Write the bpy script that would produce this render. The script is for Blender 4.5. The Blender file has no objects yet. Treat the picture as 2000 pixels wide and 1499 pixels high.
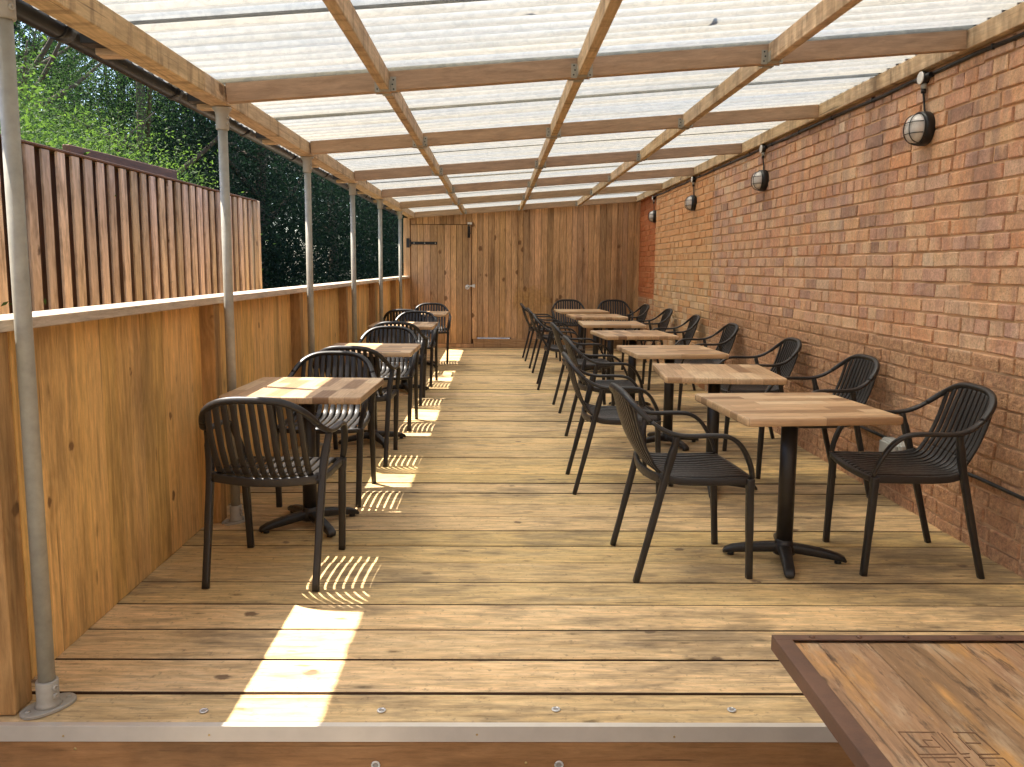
import bpy, math, random
import numpy as np
from mathutils import Vector, Matrix
rng = random.Random(7)
SC = bpy.context.scene
COL = SC.collection
V = Vector
TAU = math.tau

# ------------------------------------------------------------------ mesh builder
class MB:
    def __init__(s):
        s.v, s.f, s.sm, s.mi, s.gc, s.rn = [], [], [], [], [], []
    def face(s, idx, smooth, mi, gcs, r):
        s.f.append(idx); s.sm.append(smooth); s.mi.append(mi)
        s.gc.extend(gcs); s.rn.extend([r]*len(idx))
    def box(s, lo, hi, grain=0, ch=0.002, mat=None, mi=0, r=None, jit=0.0, side=None):
        """chamfered box between lo and hi; mat moves it; grain = local axis the wood runs along"""
        r = rng.random() if r is None else r
        off = V((rng.uniform(0, 40), rng.uniform(0, 40), rng.uniform(0, 40)))
        lo, hi = V(lo), V(hi)
        c, h = (lo+hi)/2, (hi-lo)/2
        ch = min(ch, h.x*.45, h.y*.45, h.z*.45)
        order = [(0, 1, 2), (1, 0, 2), (2, 0, 1)][grain]
        base = len(s.v); loc = []
        key = {}
        for sx in (-1, 1):
            for sy in (-1, 1):
                for sz in (-1, 1):
                    sg = (sx, sy, sz)
                    for a in range(3):
                        p = V([sg[k]*(h[k]-(0 if k == a else ch)) for k in range(3)])
                        if jit: p += V((rng.uniform(-jit, jit), rng.uniform(-jit, jit), rng.uniform(-jit, jit)))
                        p += c
                        key[(sg, a)] = len(loc); loc.append(p)
        for p in loc:
            s.v.append(mat @ p if mat is not None else p.copy())
        def F(ks):
            ids = [key[k] for k in ks]
            pts = [loc[i] for i in ids]
            n = (pts[1]-pts[0]).cross(pts[2]-pts[0])
            ctr = sum(pts, V())/len(pts) - c
            if n.dot(ctr) < 0: ids.reverse()
            g = []
            for i in ids:
                q = loc[i]-c
                g.append((q[order[0]]+off.x, q[order[1]]+off.y, q[order[2]]+off.z))
            nz = abs((pts[1]-pts[0]).cross(pts[2]-pts[0]).normalized().z)
            s.face([base+i for i in ids], False, (side if side is not None and nz < .6 else mi), g, r)
        for a in range(3):
            b1, b2 = [k for k in range(3) if k != a]
            for sg in (-1, 1):
                ks = []
                for u, w in ((-1, -1), (1, -1), (1, 1), (-1, 1)):
                    t = [0, 0, 0]; t[a] = sg; t[b1] = u; t[b2] = w
                    ks.append((tuple(t), a))
                F(ks)
        for a in range(3):
            b1, b2 = [k for k in range(3) if k != a]
            for u in (-1, 1):
                for w in (-1, 1):
                    t0 = [0, 0, 0]; t0[a] = -1; t0[b1] = u; t0[b2] = w
                    t1 = list(t0); t1[a] = 1
                    F([(tuple(t0), b1), (tuple(t1), b1), (tuple(t1), b2), (tuple(t0), b2)])
        for sx in (-1, 1):
            for sy in (-1, 1):
                for sz in (-1, 1):
                    F([((sx, sy, sz), k) for k in range(3)])
        return s
    def poly(s, pts, mi=0, smooth=False, r=None):
        r = rng.random() if r is None else r
        b = len(s.v); s.v += [V(p) for p in pts]
        s.face(list(range(b, b+len(pts))), smooth, mi, [tuple(p) for p in pts], r)
    def sweep(s, path, sect, up=(0, 0, 1), scale=None, caps=True, mi=0, smooth=True, closed=False, r=None):
        """sweep a closed 2-D section (list of (a,b)) along path; a is sideways, b is 'up'"""
        r = rng.random() if r is None else r
        path = [V(p) for p in path]; n = len(path); m = len(sect); up = V(up)
        base = len(s.v); L = 0; Ls = []
        for i, p in enumerate(path):
            if closed: t = path[(i+1) % n]-path[i-1]
            else: t = path[min(i+1, n-1)]-path[max(i-1, 0)]
            t.normalize()
            side = t.cross(up)
            if side.length < 1e-4: side = t.cross(V((0.3, 1, 0.1)))
            side.normalize(); u2 = side.cross(t)
            if i: L += (path[i]-path[i-1]).length
            Ls.append(L)
            k = scale[i] if scale else 1
            if not isinstance(k, (tuple, list)): k = (k, k)
            for a, b in sect: s.v.append(p+side*a*k[0]+u2*b*k[1])
        rows = n if closed else n-1
        for i in range(rows):
            for j in range(m):
                a = i*m+j; b = i*m+(j+1) % m
                c = ((i+1) % n)*m+(j+1) % m; d = ((i+1) % n)*m+j
                g = [(Ls[i], j/m*.1, 0), (Ls[i], (j+1)/m*.1, 0), (Ls[(i+1) % n], (j+1)/m*.1, 0), (Ls[(i+1) % n], j/m*.1, 0)]
                s.face([base+a, base+b, base+c, base+d], smooth, mi, g, r)
        if caps and not closed:
            s.face([base+j for j in range(m)][::-1], False, mi, [(0, 0, 0)]*m, r)
            s.face([base+(n-1)*m+j for j in range(m)], False, mi, [(L, 0, 0)]*m, r)
        return s
    def tube(s, path, rad, seg=12, **k):
        sect = [(math.cos(TAU*i/seg), math.sin(TAU*i/seg)) for i in range(seg)]
        rad = rad if isinstance(rad, (list, tuple)) else [rad]*len(path)
        return s.sweep(path, sect, scale=rad, **k)
    def lathe(s, prof, axis_o, axis_d, seg=24, mi=0, smooth=True):
        """prof: list of (r, h) along axis_d from axis_o"""
        d = V(axis_d).normalized(); o = V(axis_o)
        a = d.cross(V((0, 0, 1)));  a = a if a.length > .1 else d.cross(V((0, 1, 0)))
        a.normalize(); b = d.cross(a); r = rng.random()
        base = len(s.v)
        for rr, hh in prof:
            for j in range(seg):
                t = TAU*j/seg
                s.v.append(o+d*hh+a*(math.cos(t)*rr)+b*(math.sin(t)*rr))
        for i in range(len(prof)-1):
            for j in range(seg):
                k = (j+1) % seg
                s.face([base+i*seg+j, base+i*seg+k, base+(i+1)*seg+k, base+(i+1)*seg+j], smooth, mi,
                       [(prof[i][1], j*.01, 0), (prof[i][1], k*.01, 0), (prof[i+1][1], k*.01, 0), (prof[i+1][1], j*.01, 0)], r)
        for i, rev in ((0, True), (len(prof)-1, False)):
            if prof[i][0] > 1e-4:
                ids = [base+i*seg+j for j in range(seg)]
                s.face(ids[::-1] if rev else ids, False, mi, [(0, 0, 0)]*seg, r)
        return s
    def build(s, name, mats, parent=None, loc=None):
        me = bpy.data.meshes.new(name)
        me.from_pydata([tuple(p) for p in s.v], [], s.f)
        mats = mats if isinstance(mats, (list, tuple)) else [mats]
        for m in mats: me.materials.append(m)
        me.polygons.foreach_set('use_smooth', s.sm)
        me.polygons.foreach_set('material_index', s.mi)
        a = me.attributes.new('gc', 'FLOAT_VECTOR', 'CORNER')
        a.data.foreach_set('vector', np.array(s.gc, dtype=np.float32).ravel())
        a = me.attributes.new('rnd', 'FLOAT', 'CORNER')
        a.data.foreach_set('value', np.array(s.rn, dtype=np.float32))
        me.update()
        o = bpy.data.objects.new(name, me); COL.objects.link(o)
        if parent: o.parent = parent
        if loc: o.location = loc
        return o

def spline(pts, n=6):
    """Catmull-Rom through pts"""
    P = [V(p) for p in pts]; out = []
    for i in range(len(P)-1):
        p0 = P[max(i-1, 0)]; p1 = P[i]; p2 = P[i+1]; p3 = P[min(i+2, len(P)-1)]
        for k in range(n):
            t = k/n
            out.append(.5*((2*p1)+(p2-p0)*t+(2*p0-5*p1+4*p2-p3)*t*t+(3*p1-p0-3*p2+p3)*t**3))
    out.append(P[-1]); return out
def rrect(a, b, r, k=3):
    pts = []
    for cx, cy, t0 in ((a-r, b-r, 0), (-a+r, b-r, 90), (-a+r, -b+r, 180), (a-r, -b+r, 270)):
        for i in range(k+1):
            t = math.radians(t0+90*i/k); pts.append((cx+r*math.cos(t), cy+r*math.sin(t)))
    return pts
def tag(o, label=None, cat=None, group=None, kind=None):
    if label: o['label'] = label
    if cat: o['category'] = cat
    if group: o['group'] = group
    if kind: o['kind'] = kind
    return o
def thing(name, label, cat, loc=(0, 0, 0), rz=0, group=None):
    o = bpy.data.objects.new(name, None); COL.objects.link(o)
    o.empty_display_size = .1; o.location = loc; o.rotation_euler = (0, 0, rz)
    return tag(o, label, cat, group)
def copy_tree(o, parent=None):
    c = o.copy(); COL.objects.link(c); c.parent = parent
    for ch in list(o.children): copy_tree(ch, c)
    return c

# ------------------------------------------------------------------ materials
class NT:
    def __init__(s, name):
        s.m = bpy.data.materials.new(name); s.m.use_nodes = True
        s.t = s.m.node_tree; s.t.nodes.clear()
        s.out = s.n('ShaderNodeOutputMaterial')
    def n(s, typ, **kw):
        nd = s.t.nodes.new(typ)
        for k, v in kw.items(): setattr(nd, k, v)
        return nd
    def link(s, a, b): s.t.links.new(a, b)
    def put(s, sock, v):
        if isinstance(v, bpy.types.NodeSocket): s.link(v, sock)
        elif v is not None:
            if sock.type == 'RGBA' and len(v) == 3: v = (*v, 1)
            sock.default_value = v
    def math(s, op, a, b=None, c=None, clamp=False):
        nd = s.n('ShaderNodeMath', operation=op, use_clamp=clamp)
        s.put(nd.inputs[0], a)
        if b is not None: s.put(nd.inputs[1], b)
        if c is not None: s.put(nd.inputs[2], c)
        return nd.outputs[0]
    def vmath(s, op, a, b=None):
        nd = s.n('ShaderNodeVectorMath', operation=op); s.put(nd.inputs[0], a)
        if b is not None: s.put(nd.inputs[1], b)
        return nd.outputs[0]
    def mix(s, f, a, b, mode='MIX'):
        nd = s.n('ShaderNodeMix', data_type='RGBA', blend_type=mode)
        s.put(nd.inputs[0], f); s.put(nd.inputs[6], a); s.put(nd.inputs[7], b)
        return nd.outputs[2]
    def mr(s, v, a, b, c=0., d=1., smooth=False):
        nd = s.n('ShaderNodeMapRange'); nd.clamp = True
        if smooth: nd.interpolation_type = 'SMOOTHSTEP'
        for i, x in enumerate((v, a, b, c, d)): s.put(nd.inputs[i], x)
        return nd.outputs[0]
    def noise(s, vec, scale=1., detail=3., rough=.55, dist=0., col=False):
        nd = s.n('ShaderNodeTexNoise'); s.put(nd.inputs['Vector'], vec)
        nd.inputs['Scale'].default_value = scale; nd.inputs['Detail'].default_value = detail
        nd.inputs['Roughness'].default_value = rough; nd.inputs['Distortion'].default_value = dist
        return nd.outputs[1 if col else 0]
    def attr(s, name, vec=False):
        nd = s.n('ShaderNodeAttribute', attribute_name=name)
        return nd.outputs['Vector' if vec else 'Fac']
    def obj(s): return s.n('ShaderNodeTexCoord').outputs['Object']
    def geo(s): return s.n('ShaderNodeNewGeometry').outputs['Position']
    def comb(s, x, y, z):
        nd = s.n('ShaderNodeCombineXYZ')
        for i, q in enumerate((x, y, z)): s.put(nd.inputs[i], q)
        return nd.outputs[0]
    def sep(s, v):
        nd = s.n('ShaderNodeSeparateXYZ'); s.put(nd.inputs[0], v); return nd.outputs
    def ramp(s, f, stops, interp='LINEAR'):
        nd = s.n('ShaderNodeValToRGB'); s.put(nd.inputs[0], f); cr = nd.color_ramp; cr.interpolation = interp
        while len(cr.elements) < len(stops): cr.elements.new(.5)
        for e, (p, c) in zip(cr.elements, stops): e.position = p; e.color = (*c, 1)
        return nd.outputs[0]
    def bump(s, h, strength=.3, dist=.002):
        nd = s.n('ShaderNodeBump'); nd.inputs['Strength'].default_value = strength
        nd.inputs['Distance'].default_value = dist; s.put(nd.inputs['Height'], h); return nd.outputs[0]
    def bsdf(s, col, rough=.7, metal=0., nrm=None, spec=.5):
        b = s.n('ShaderNodeBsdfPrincipled')
        s.put(b.inputs['Base Color'], col); s.put(b.inputs['Roughness'], rough); s.put(b.inputs['Metallic'], metal)
        b.inputs['Specular IOR Level'].default_value = spec
        if nrm is not None: s.link(nrm, b.inputs['Normal'])
        s.link(b.outputs[0], s.out.inputs[0]); return b

def wood(name, light, dark, knot=(.09, .045, .02), freq=34., knots=3.0, rough=.72, var=.28, fiber=.35, crack=.0,
         grain=.45, spec=.3, extra=None, bump=.25, kr=.10, flow_k=1.8, pw=1.6, streak=.5, flecks=.0, grit=.25):
    t = NT(name); g = t.attr('gc', True); r = t.attr('rnd')
    x, y, z = t.sep(g)
    # knots, with the growth lines flowing round them
    vo = t.n('ShaderNodeTexVoronoi'); t.put(vo.inputs['Vector'], t.comb(t.math('MULTIPLY', x, .75), y, z)); vo.inputs['Scale'].default_value = knots
    d = vo.outputs['Distance']
    wob = t.noise(g, 30, 2)
    dk = t.math('ADD', d, t.math('MULTIPLY', t.math('SUBTRACT', wob, .5), .10))
    km = t.mr(dk, kr*.55, kr, 1, 0, True)
    flow = t.mr(d, .02, .42, 1, 0, True)
    warp = t.noise(t.comb(t.math('MULTIPLY', x, .9), t.math('MULTIPLY', y, 7), t.math('MULTIPLY', z, 7)), 1, 3)
    ring = t.math('ADD', t.math('MULTIPLY', t.math('ADD', y, t.math('MULTIPLY', z, .6)), freq),
                  t.math('ADD', t.math('MULTIPLY', warp, 5.), t.math('MULTIPLY', flow, flow_k)))
    s = t.math('ABSOLUTE', t.math('SINE', t.math('MULTIPLY', ring, math.pi)))
    s = t.math('POWER', s, pw)
    fib = t.noise(t.comb(t.math('MULTIPLY', x, 5), t.math('MULTIPLY', y, 260), t.math('MULTIPLY', z, 260)), 1, 2, .6)
    blot = t.noise(t.comb(t.math('MULTIPLY', x, 1.6), t.math('MULTIPLY', y, 6), t.math('MULTIPLY', z, 6)), 1, 3)
    stn = t.noise(t.comb(t.math('MULTIPLY', x, 1.1), t.math('MULTIPLY', y, 62), t.math('MULTIPLY', z, 62)), 1, 4, .68, .5)
    fib = t.math('ADD', fib, t.math('MULTIPLY', t.math('SUBTRACT', stn, .5), streak*2.4))
    f = t.math('ADD', t.math('MULTIPLY', s, grain), t.math('ADD', t.math('MULTIPLY', t.math('SUBTRACT', fib, .5), fiber), t.math('MULTIPLY', t.math('SUBTRACT', blot, .5), .7)), clamp=True)
    col = t.mix(f, light, dark)
    bright = t.mr(r, 0, 1, 1-var, 1+var*.55)
    col = t.mix(1., col, t.comb(bright, t.math('MULTIPLY', bright, t.mr(r, 0, 1, 1.0, .985)), t.math('MULTIPLY', bright, t.mr(t.noise(t.comb(r, r, r), 37, 0), .3, .7, .88, 1.08))), 'MULTIPLY')
    col = t.mix(t.math('MULTIPLY', km, .85), col, knot)
    if flecks:
        v2 = t.n('ShaderNodeTexVoronoi'); t.put(v2.inputs['Vector'], t.comb(t.math('MULTIPLY', x, .32), y, z)); v2.inputs['Scale'].default_value = 9.5
        fm = t.mr(t.math('ADD', v2.outputs['Distance'], t.math('MULTIPLY', t.noise(g, 45, 2), .10)), .085, .17, flecks, 0)
        col = t.mix(fm, col, tuple(q*.28 for q in dark))
    h = t.math('ADD', t.math('MULTIPLY', s, -.35), t.math('MULTIPLY', fib, .6))
    if crack:
        cr = t.noise(t.comb(t.math('MULTIPLY', x, 1.1), t.math('MULTIPLY', y, 88), t.math('MULTIPLY', z, 88)), 1, 4, .62, .35)
        cm = t.mr(cr, .645-.025*crack, .70-.01*crack, 0, 1)
        col = t.mix(t.math('MULTIPLY', cm, .8), col, tuple(q*.3 for q in dark))
        h = t.math('SUBTRACT', h, t.math('MULTIPLY', cm, 1.2))
    gr = t.noise(t.comb(t.math('MULTIPLY', x, 6), t.math('MULTIPLY', y, 44), t.math('MULTIPLY', z, 44)), 1, 6, .78, .3)
    gf = t.mr(gr, .34, .66, 1-grit*1.1, 1+grit*.7)
    if extra: col = extra(t, col, g, r)
    col = t.mix(1, col, t.comb(gf, gf, gf), 'MULTIPLY')
    t.bsdf(col, rough, nrm=t.bump(h, bump, .0015), spec=spec)
    return t.m

def plain(name, col, rough=.5, metal=0., spec=.5, mott=.15, scale=14., bump=.0):
    t = NT(name); p = t.obj()
    n = t.noise(p, scale, 4, .6)
    c = t.mix(n, tuple(q*(1-mott) for q in col), tuple(min(1, q*(1+mott)) for q in col))
    rr = t.mr(t.noise(p, scale*1.7, 3), .3, .7, max(.02, rough-.08), min(1, rough+.08))
    t.bsdf(c, rr, metal, t.bump(t.noise(p, scale*9, 3), bump, .001) if bump else None, spec)
    return t.m

def deck_extra(t, col, g, r):
    p = t.geo(); px, py, pz = t.sep(p)
    n = t.noise(t.comb(t.math('MULTIPLY', px, .8), t.math('MULTIPLY', py, 1.3), 0), 1.5, 5, .62)
    n2 = t.noise(t.comb(t.math('MULTIPLY', px, 2), t.math('MULTIPLY', py, 9), 3), 1.6, 4, .65)
    sx = t.mr(px, .2, 1.5, .0, .10)
    m = t.mr(t.math('ADD', t.math('ADD', n, sx), t.math('MULTIPLY', t.math('SUBTRACT', n2, .5), .9)), .50, .72, 0, .66)
    col = t.mix(m, col, (.17, .125, .08))
    sp = t.noise(p, 30, 5, .75)
    col = t.mix(t.mr(sp, .57, .70, 0, .6), col, (.12, .085, .055))
    # worn paler streaks
    w = t.noise(t.comb(t.math('MULTIPLY', px, 1.3), t.math('MULTIPLY', py, 16), 9), 1.2, 4, .6)
    return t.mix(t.mr(w, .56, .75, 0, .3), col, (.74, .58, .36))
def clad_extra(t, col, g, r):
    p = t.geo(); px, py, pz = t.sep(p)
    n = t.noise(t.comb(px, t.math('MULTIPLY', py, 3.5), t.math('MULTIPLY', pz, .55)), 1.5, 5, .6)
    n2 = t.noise(t.comb(px, t.math('MULTIPLY', py, 22), t.math('MULTIPLY', pz, 1.1)), 1.2, 5, .65)
    col = t.mix(t.mr(n2, .53, .68, 0, .5), col, (.26, .125, .04))
    return t.mix(t.mr(n, .53, .70, 0, .6), col, (.14, .08, .034))
def backwall_extra(t, col, g, r):
    p = t.geo(); px, py, pz = t.sep(p)
    n = t.noise(t.comb(t.math('MULTIPLY', px, 5), py, t.math('MULTIPLY', pz, .45)), 1.3, 5, .6)
    col = t.mix(t.mr(n, .5, .72, 0, .7), col, (.13, .058, .024))
    # sanded, freshly oiled blotch in the boards
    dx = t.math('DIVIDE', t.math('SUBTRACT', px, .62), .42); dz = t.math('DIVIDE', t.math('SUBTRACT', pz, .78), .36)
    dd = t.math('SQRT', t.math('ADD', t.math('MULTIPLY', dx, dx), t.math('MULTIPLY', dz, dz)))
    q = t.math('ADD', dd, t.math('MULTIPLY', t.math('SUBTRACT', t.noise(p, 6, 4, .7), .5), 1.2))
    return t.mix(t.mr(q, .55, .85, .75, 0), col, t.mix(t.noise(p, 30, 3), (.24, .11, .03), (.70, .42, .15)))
def beam_extra(t, col, g, r):
    p = t.geo(); px, py, pz = t.sep(p)
    n = t.noise(t.comb(px, t.math('MULTIPLY', py, 11), t.math('MULTIPLY', pz, 2.2)), 1.2, 4, .65)
    return t.mix(t.mr(n, .50, .66, 0, .62), col, (.19, .12, .065))

M = {}
M['deck'] = wood('weathered_deck_timber', (.77, .55, .275), (.57, .36, .145), knot=(.12, .065, .035), freq=17, knots=3.4, crack=1.6, var=.16, extra=deck_extra, rough=.66, kr=.085, grain=.34, fiber=.6, flow_k=1.2, streak=.7, flecks=.9, grit=.33)
M['deckside'] = plain('gap_shade_board_edge', (.055, .028, .013), .9, 0, .2, .3, 30)  # side faces coloured dark so the gaps between boards read as shade
M['clad'] = wood('orange_pine_cladding', (.80, .495, .185), (.66, .37, .12), knot=(.15, .06, .02), freq=30, knots=3.8, var=.13, crack=.6, extra=clad_extra, rough=.62, kr=.085, grain=.45, streak=.6, flecks=.6)
M['post'] = wood('rough_pine_post', (.50, .29, .12), (.33, .17, .06), knot=(.10, .05, .02), freq=30, knots=4, var=.15, extra=clad_extra)
M['rail'] = wood('bleached_rail_timber', (.60, .49, .37), (.46, .35, .25), knot=(.14, .08, .04), freq=34, knots=3, var=.14, crack=.5)
M['beam'] = wood('canopy_timber', (.62, .455, .275), (.43, .29, .16), knot=(.14, .07, .035), freq=26, knots=2.8, var=.16, crack=.4, extra=beam_extra)
M['rafter'] = wood('planed_rafter_timber', (.43, .29, .18), (.32, .20, .115), knot=(.13, .065, .035), freq=22, knots=2.6, var=.12, grain=.3, flow_k=.9, fiber=.5, kr=.07)
M['back'] = wood('tongue_and_groove_boards', (.66, .405, .205), (.47, .26, .115), knot=(.19, .09, .04), freq=30, knots=3.4, var=.34, extra=backwall_extra, rough=.7, kr=.14, flecks=.45, streak=.6)
M['fence'] = wood('weathered_fence_board', (.76, .61, .44), (.58, .44, .29), knot=(.07, .035, .02), freq=30, knots=3.4, var=.3, crack=.6, extra=beam_extra)
M['fence_dark'] = wood('dark_brown_board', (.20, .10, .05), (.13, .064, .031), knot=(.04, .02, .01), var=.3)
M['riser'] = wood('stained_riser_board', (.38, .20, .075), (.26, .125, .043), knot=(.08, .035, .012), freq=22, knots=3, var=.05, rough=.6, crack=.4, extra=clad_extra)
M['chair'] = plain('anthracite_plastic', (.019, .0165, .0152), .42, 0, .5, .12, 40, .25)
M['iron'] = plain('black_cast_iron', (.018, .016, .015), .4, .0, .5, .25, 30, .4)
M['blackmetal'] = plain('black_painted_steel', (.02, .018, .017), .5, 0, .5)
M['galv'] = plain('galvanised_tube', (.35, .33, .27), .58, .2, .5, .3, 26, .3)
M['galvc'] = plain('cast_galvanised_fitting', (.39, .365, .31), .6, .15, .5, .14, 40, .3)
M['hole'] = plain('dark_nail_hole', (.02, .02, .02), .8)
M['alu'] = plain('worn_aluminium', (.66, .60, .52), .45, .45, .5, .14, 9, .1)
M['screw'] = plain('steel_screw', (.5, .46, .4), .35, .9)
M['brass'] = plain('brass_screw', (.62, .45, .2), .4, .8)
M['ring'] = plain('polished_ring', (.75, .74, .72), .3, .6)
M['lens'] = plain('clear_plastic_lens', (.30, .27, .24), .25)
M['black'] = plain('black_plastic', (.008, .008, .009), .4)
M['greypl'] = plain('grey_plastic', (.42, .43, .40), .5, 0, .4, .06)
M['white'] = plain('off_white_plastic', (.70, .69, .66), .45, 0, .4, .05)
M['globe'] = plain('frosted_glass', (.66, .64, .62), .3, 0, .6, .04)
M['lead'] = plain('lead_flashing', (.10, .10, .105), .6, .3)
M['blackgate'] = plain('forged_black_iron', (.014, .013, .013), .55, .2)
def rust():
    t = NT('rusted_steel'); p = t.obj()
    n = t.noise(p, 9, 5, .65); n2 = t.noise(p, 120, 3, .7)
    c = t.mix(t.mr(n, .35, .7), (.105, .055, .036), (.20, .105, .065))
    c = t.mix(t.mr(n2, .58, .75, 0, .5), c, (.06, .035, .026))
    c = t.mix(t.mr(t.noise(p, 4, 4), .6, .75, 0, .4), c, (.24, .19, .15))
    t.bsdf(c, t.mr(n, .3, .7, .4, .6), .25, t.bump(n2, .3, .001)); return t.m
M['rust'] = rust()
def old_top():
    def ex(t, col, g, r):
        p = t.geo(); px, py, pz = t.sep(p)
        n = t.noise(t.comb(t.math('MULTIPLY', px, 5), t.math('MULTIPLY', py, 1.3), 0), 2.2, 5, .62)
        col = t.mix(t.mr(n, .52, .66, 0, .7), col, (.56, .29, .085))
        n3 = t.noise(t.comb(t.math('MULTIPLY', px, 7), t.math('MULTIPLY', py, 1.8), 5), 2.0, 5, .7)
        col = t.mix(t.mr(n3, .52, .66, 0, .7), col, (.46, .335, .21))
        scr = t.noise(t.vmath('ADD', t.comb(t.math('MULTIPLY', px, 60), t.math('MULTIPLY', py, 14), 0), t.vmath('SCALE', t.noise(p, 7, 3, .6, 0, True), None)), 1.3, 4, .7)
        col = t.mix(t.mr(scr, .62, .70, 0, .28), col, (.56, .46, .33))
        n2 = t.noise(t.comb(t.math('MULTIPLY', px, 30), t.math('MULTIPLY', py, 5), 2), 1.4, 5, .7)
        return t.mix(t.mr(n2, .55, .66, 0, .85), col, (.075, .042, .024))
    return wood('worn_varnished_plank', (.36, .21, .105), (.24, .13, .058), knot=(.07, .035, .02), freq=40, knots=5, var=.22, crack=1.5, extra=ex, rough=.5, spec=.4, bump=.5, grain=.3, flow_k=.8)
M['oldtop'] = old_top()
M['engrave'] = plain('burnt_engraving', (.15, .075, .038), .8)
def butcher():
    t = NT('laminated_block_top'); p = t.obj(); oi = t.n('ShaderNodeObjectInfo').outputs['Random']
    x, y, z = t.sep(p)
    sh = t.math('MULTIPLY', oi, 17.3)
    yy = t.math('ADD', t.math('MULTIPLY', y, 1/.078), sh); row = t.math('FLOOR', yy)
    wn = t.n('ShaderNodeTexWhiteNoise', noise_dimensions='1D'); t.put(wn.inputs['W'], row)
    xx = t.math('ADD', t.math('MULTIPLY', x, 1/.34), t.math('MULTIPLY', wn.outputs[0], 9.)); cell = t.math('FLOOR', xx)
    w2 = t.n('ShaderNodeTexWhiteNoise', noise_dimensions='2D'); t.put(w2.inputs['Vector'], t.comb(row, cell, 0))
    rr = w2.outputs[0]
    col = t.ramp(rr, [(0, (.27, .15, .075)), (.25, (.46, .29, .155)), (.5, (.66, .45, .26)), (.75, (.58, .37, .20)), (1, (.76, .57, .36))])
    gv = t.comb(t.math('MULTIPLY', x, 6), t.math('ADD', t.math('MULTIPLY', y, 85), t.math('MULTIPLY', rr, 50)), t.math('MULTIPLY', z, 85))
    gr = t.noise(gv, 1, 4, .6, .4)
    col = t.mix(t.mr(gr, .38, .68, 0, .6), col, t.mix(.5, col, (.13, .065, .03)))
    bl = t.noise(t.comb(t.math('MULTIPLY', x, 4), t.math('MULTIPLY', y, 14), rr), 1, 3)
    col = t.mix(t.mr(bl, .5, .75, 0, .4), col, (.30, .175, .09))
    fy = t.math('FRACT', yy); e = t.math('MINIMUM', fy, t.math('SUBTRACT', 1, fy))
    fx = t.math('FRACT', xx); e2 = t.math('MULTIPLY', t.math('MINIMUM', fx, t.math('SUBTRACT', 1, fx)), 4.3)
    em = t.mr(t.math('MINIMUM', e, e2), .0, .022, .55, 0)
    col = t.mix(em, col, (.10, .055, .03))
    t.bsdf(col, t.mr(gr, .3, .7, .33, .46), nrm=t.bump(gr, .08, .001), spec=.45); return t.m
M['top'] = butcher()

def brick_mat():
    t = NT('old_brick'); r = t.attr('rnd'); g = t.attr('gc', True); p = t.geo(); px, py, pz = t.sep(p)
    base = t.ramp(r, [(0, (.40, .25, .19)), (.06, (.56, .34, .265)), (.22, (.66, .36, .235)), (.36, (.72, .40, .235)), (.5, (.75, .47, .285)), (.6, (.69, .41, .285)), (.7, (.60, .38, .30)), (.82, (.78, .53, .335)), (.91, (.70, .34, .18)), (1, (.72, .56, .41))])
    gx, gy, gz = t.sep(g)
    streak = t.noise(t.comb(t.math('MULTIPLY', gx, 13), t.math('MULTIPLY', gy, 2), t.math('MULTIPLY', gz, 2.5)), 1, 3)
    dkb = t.mr(r, .03, .09, 1, 0); base = t.mix(t.math('MULTIPLY', dkb, t.mr(t.noise(p, 85, 4, .8), .42, .6, 0, .7)), base, (.20, .115, .085))
    base = t.mix(t.mr(streak, .5, .68, 0, .7), base, (.48, .285, .21))
    base = t.mix(t.mr(streak, .48, .34, 0, .55), base, (.74, .53, .36))
    fine = t.noise(p, 95, 4, .7); med = t.noise(p, 28, 4, .65)
    low = t.mr(t.math('ADD', pz, t.math('MULTIPLY', t.math('SUBTRACT', t.noise(p, 2, 2), .5), .05)), .955, 1.0, 1, 0)
    near = t.mr(py, 8.9, 8.95, 1, 0)
    low = t.math('MULTIPLY', low, near)
    rough_c = t.mix(t.mr(med, .36, .62), (.44, .23, .13), t.mix(r, (.70, .39, .21), (.76, .47, .27)))
    base = t.mix(t.math('MULTIPLY', low, .85), base, rough_c)
    base = t.mix(t.mr(fine, .54, .70, 0, .65), base, (.25, .14, .09)); spk = t.noise(p, 210, 2, .6); base = t.mix(t.mr(spk, .60, .72, 0, .5), base, (.30, .18, .12))
    sandy = t.mr(t.noise(p, 5, 5, .65), .5, .68, 0, .4)
    base = t.mix(sandy, base, (.80, .51, .29))
    # rain streaks below the wall head
    rs = t.noise(t.comb(px, t.math('MULTIPLY', py, 5), t.math('MULTIPLY', pz, .5)), 1.4, 4, .6)
    base = t.mix(t.math('MULTIPLY', t.mr(rs, .50, .66, 0, .7), t.mr(pz, 1.1, 2.1, 0, 1)), base, (.33, .225, .19))
    gq = t.noise(p, 55, 6, .8)
    gm = t.mr(gq, .32, .66, .70, 1.18)
    base = t.mix(1, base, t.comb(gm, gm, gm), 'MULTIPLY')
    h = t.math('ADD', t.math('MULTIPLY', fine, t.mr(low, 0, 1, .5, 1.6)), t.math('MULTIPLY', med, t.mr(low, 0, 1, .5, 2.2)))
    t.bsdf(base, .88, nrm=t.bump(h, .95, .007), spec=.2); return t.m
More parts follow.
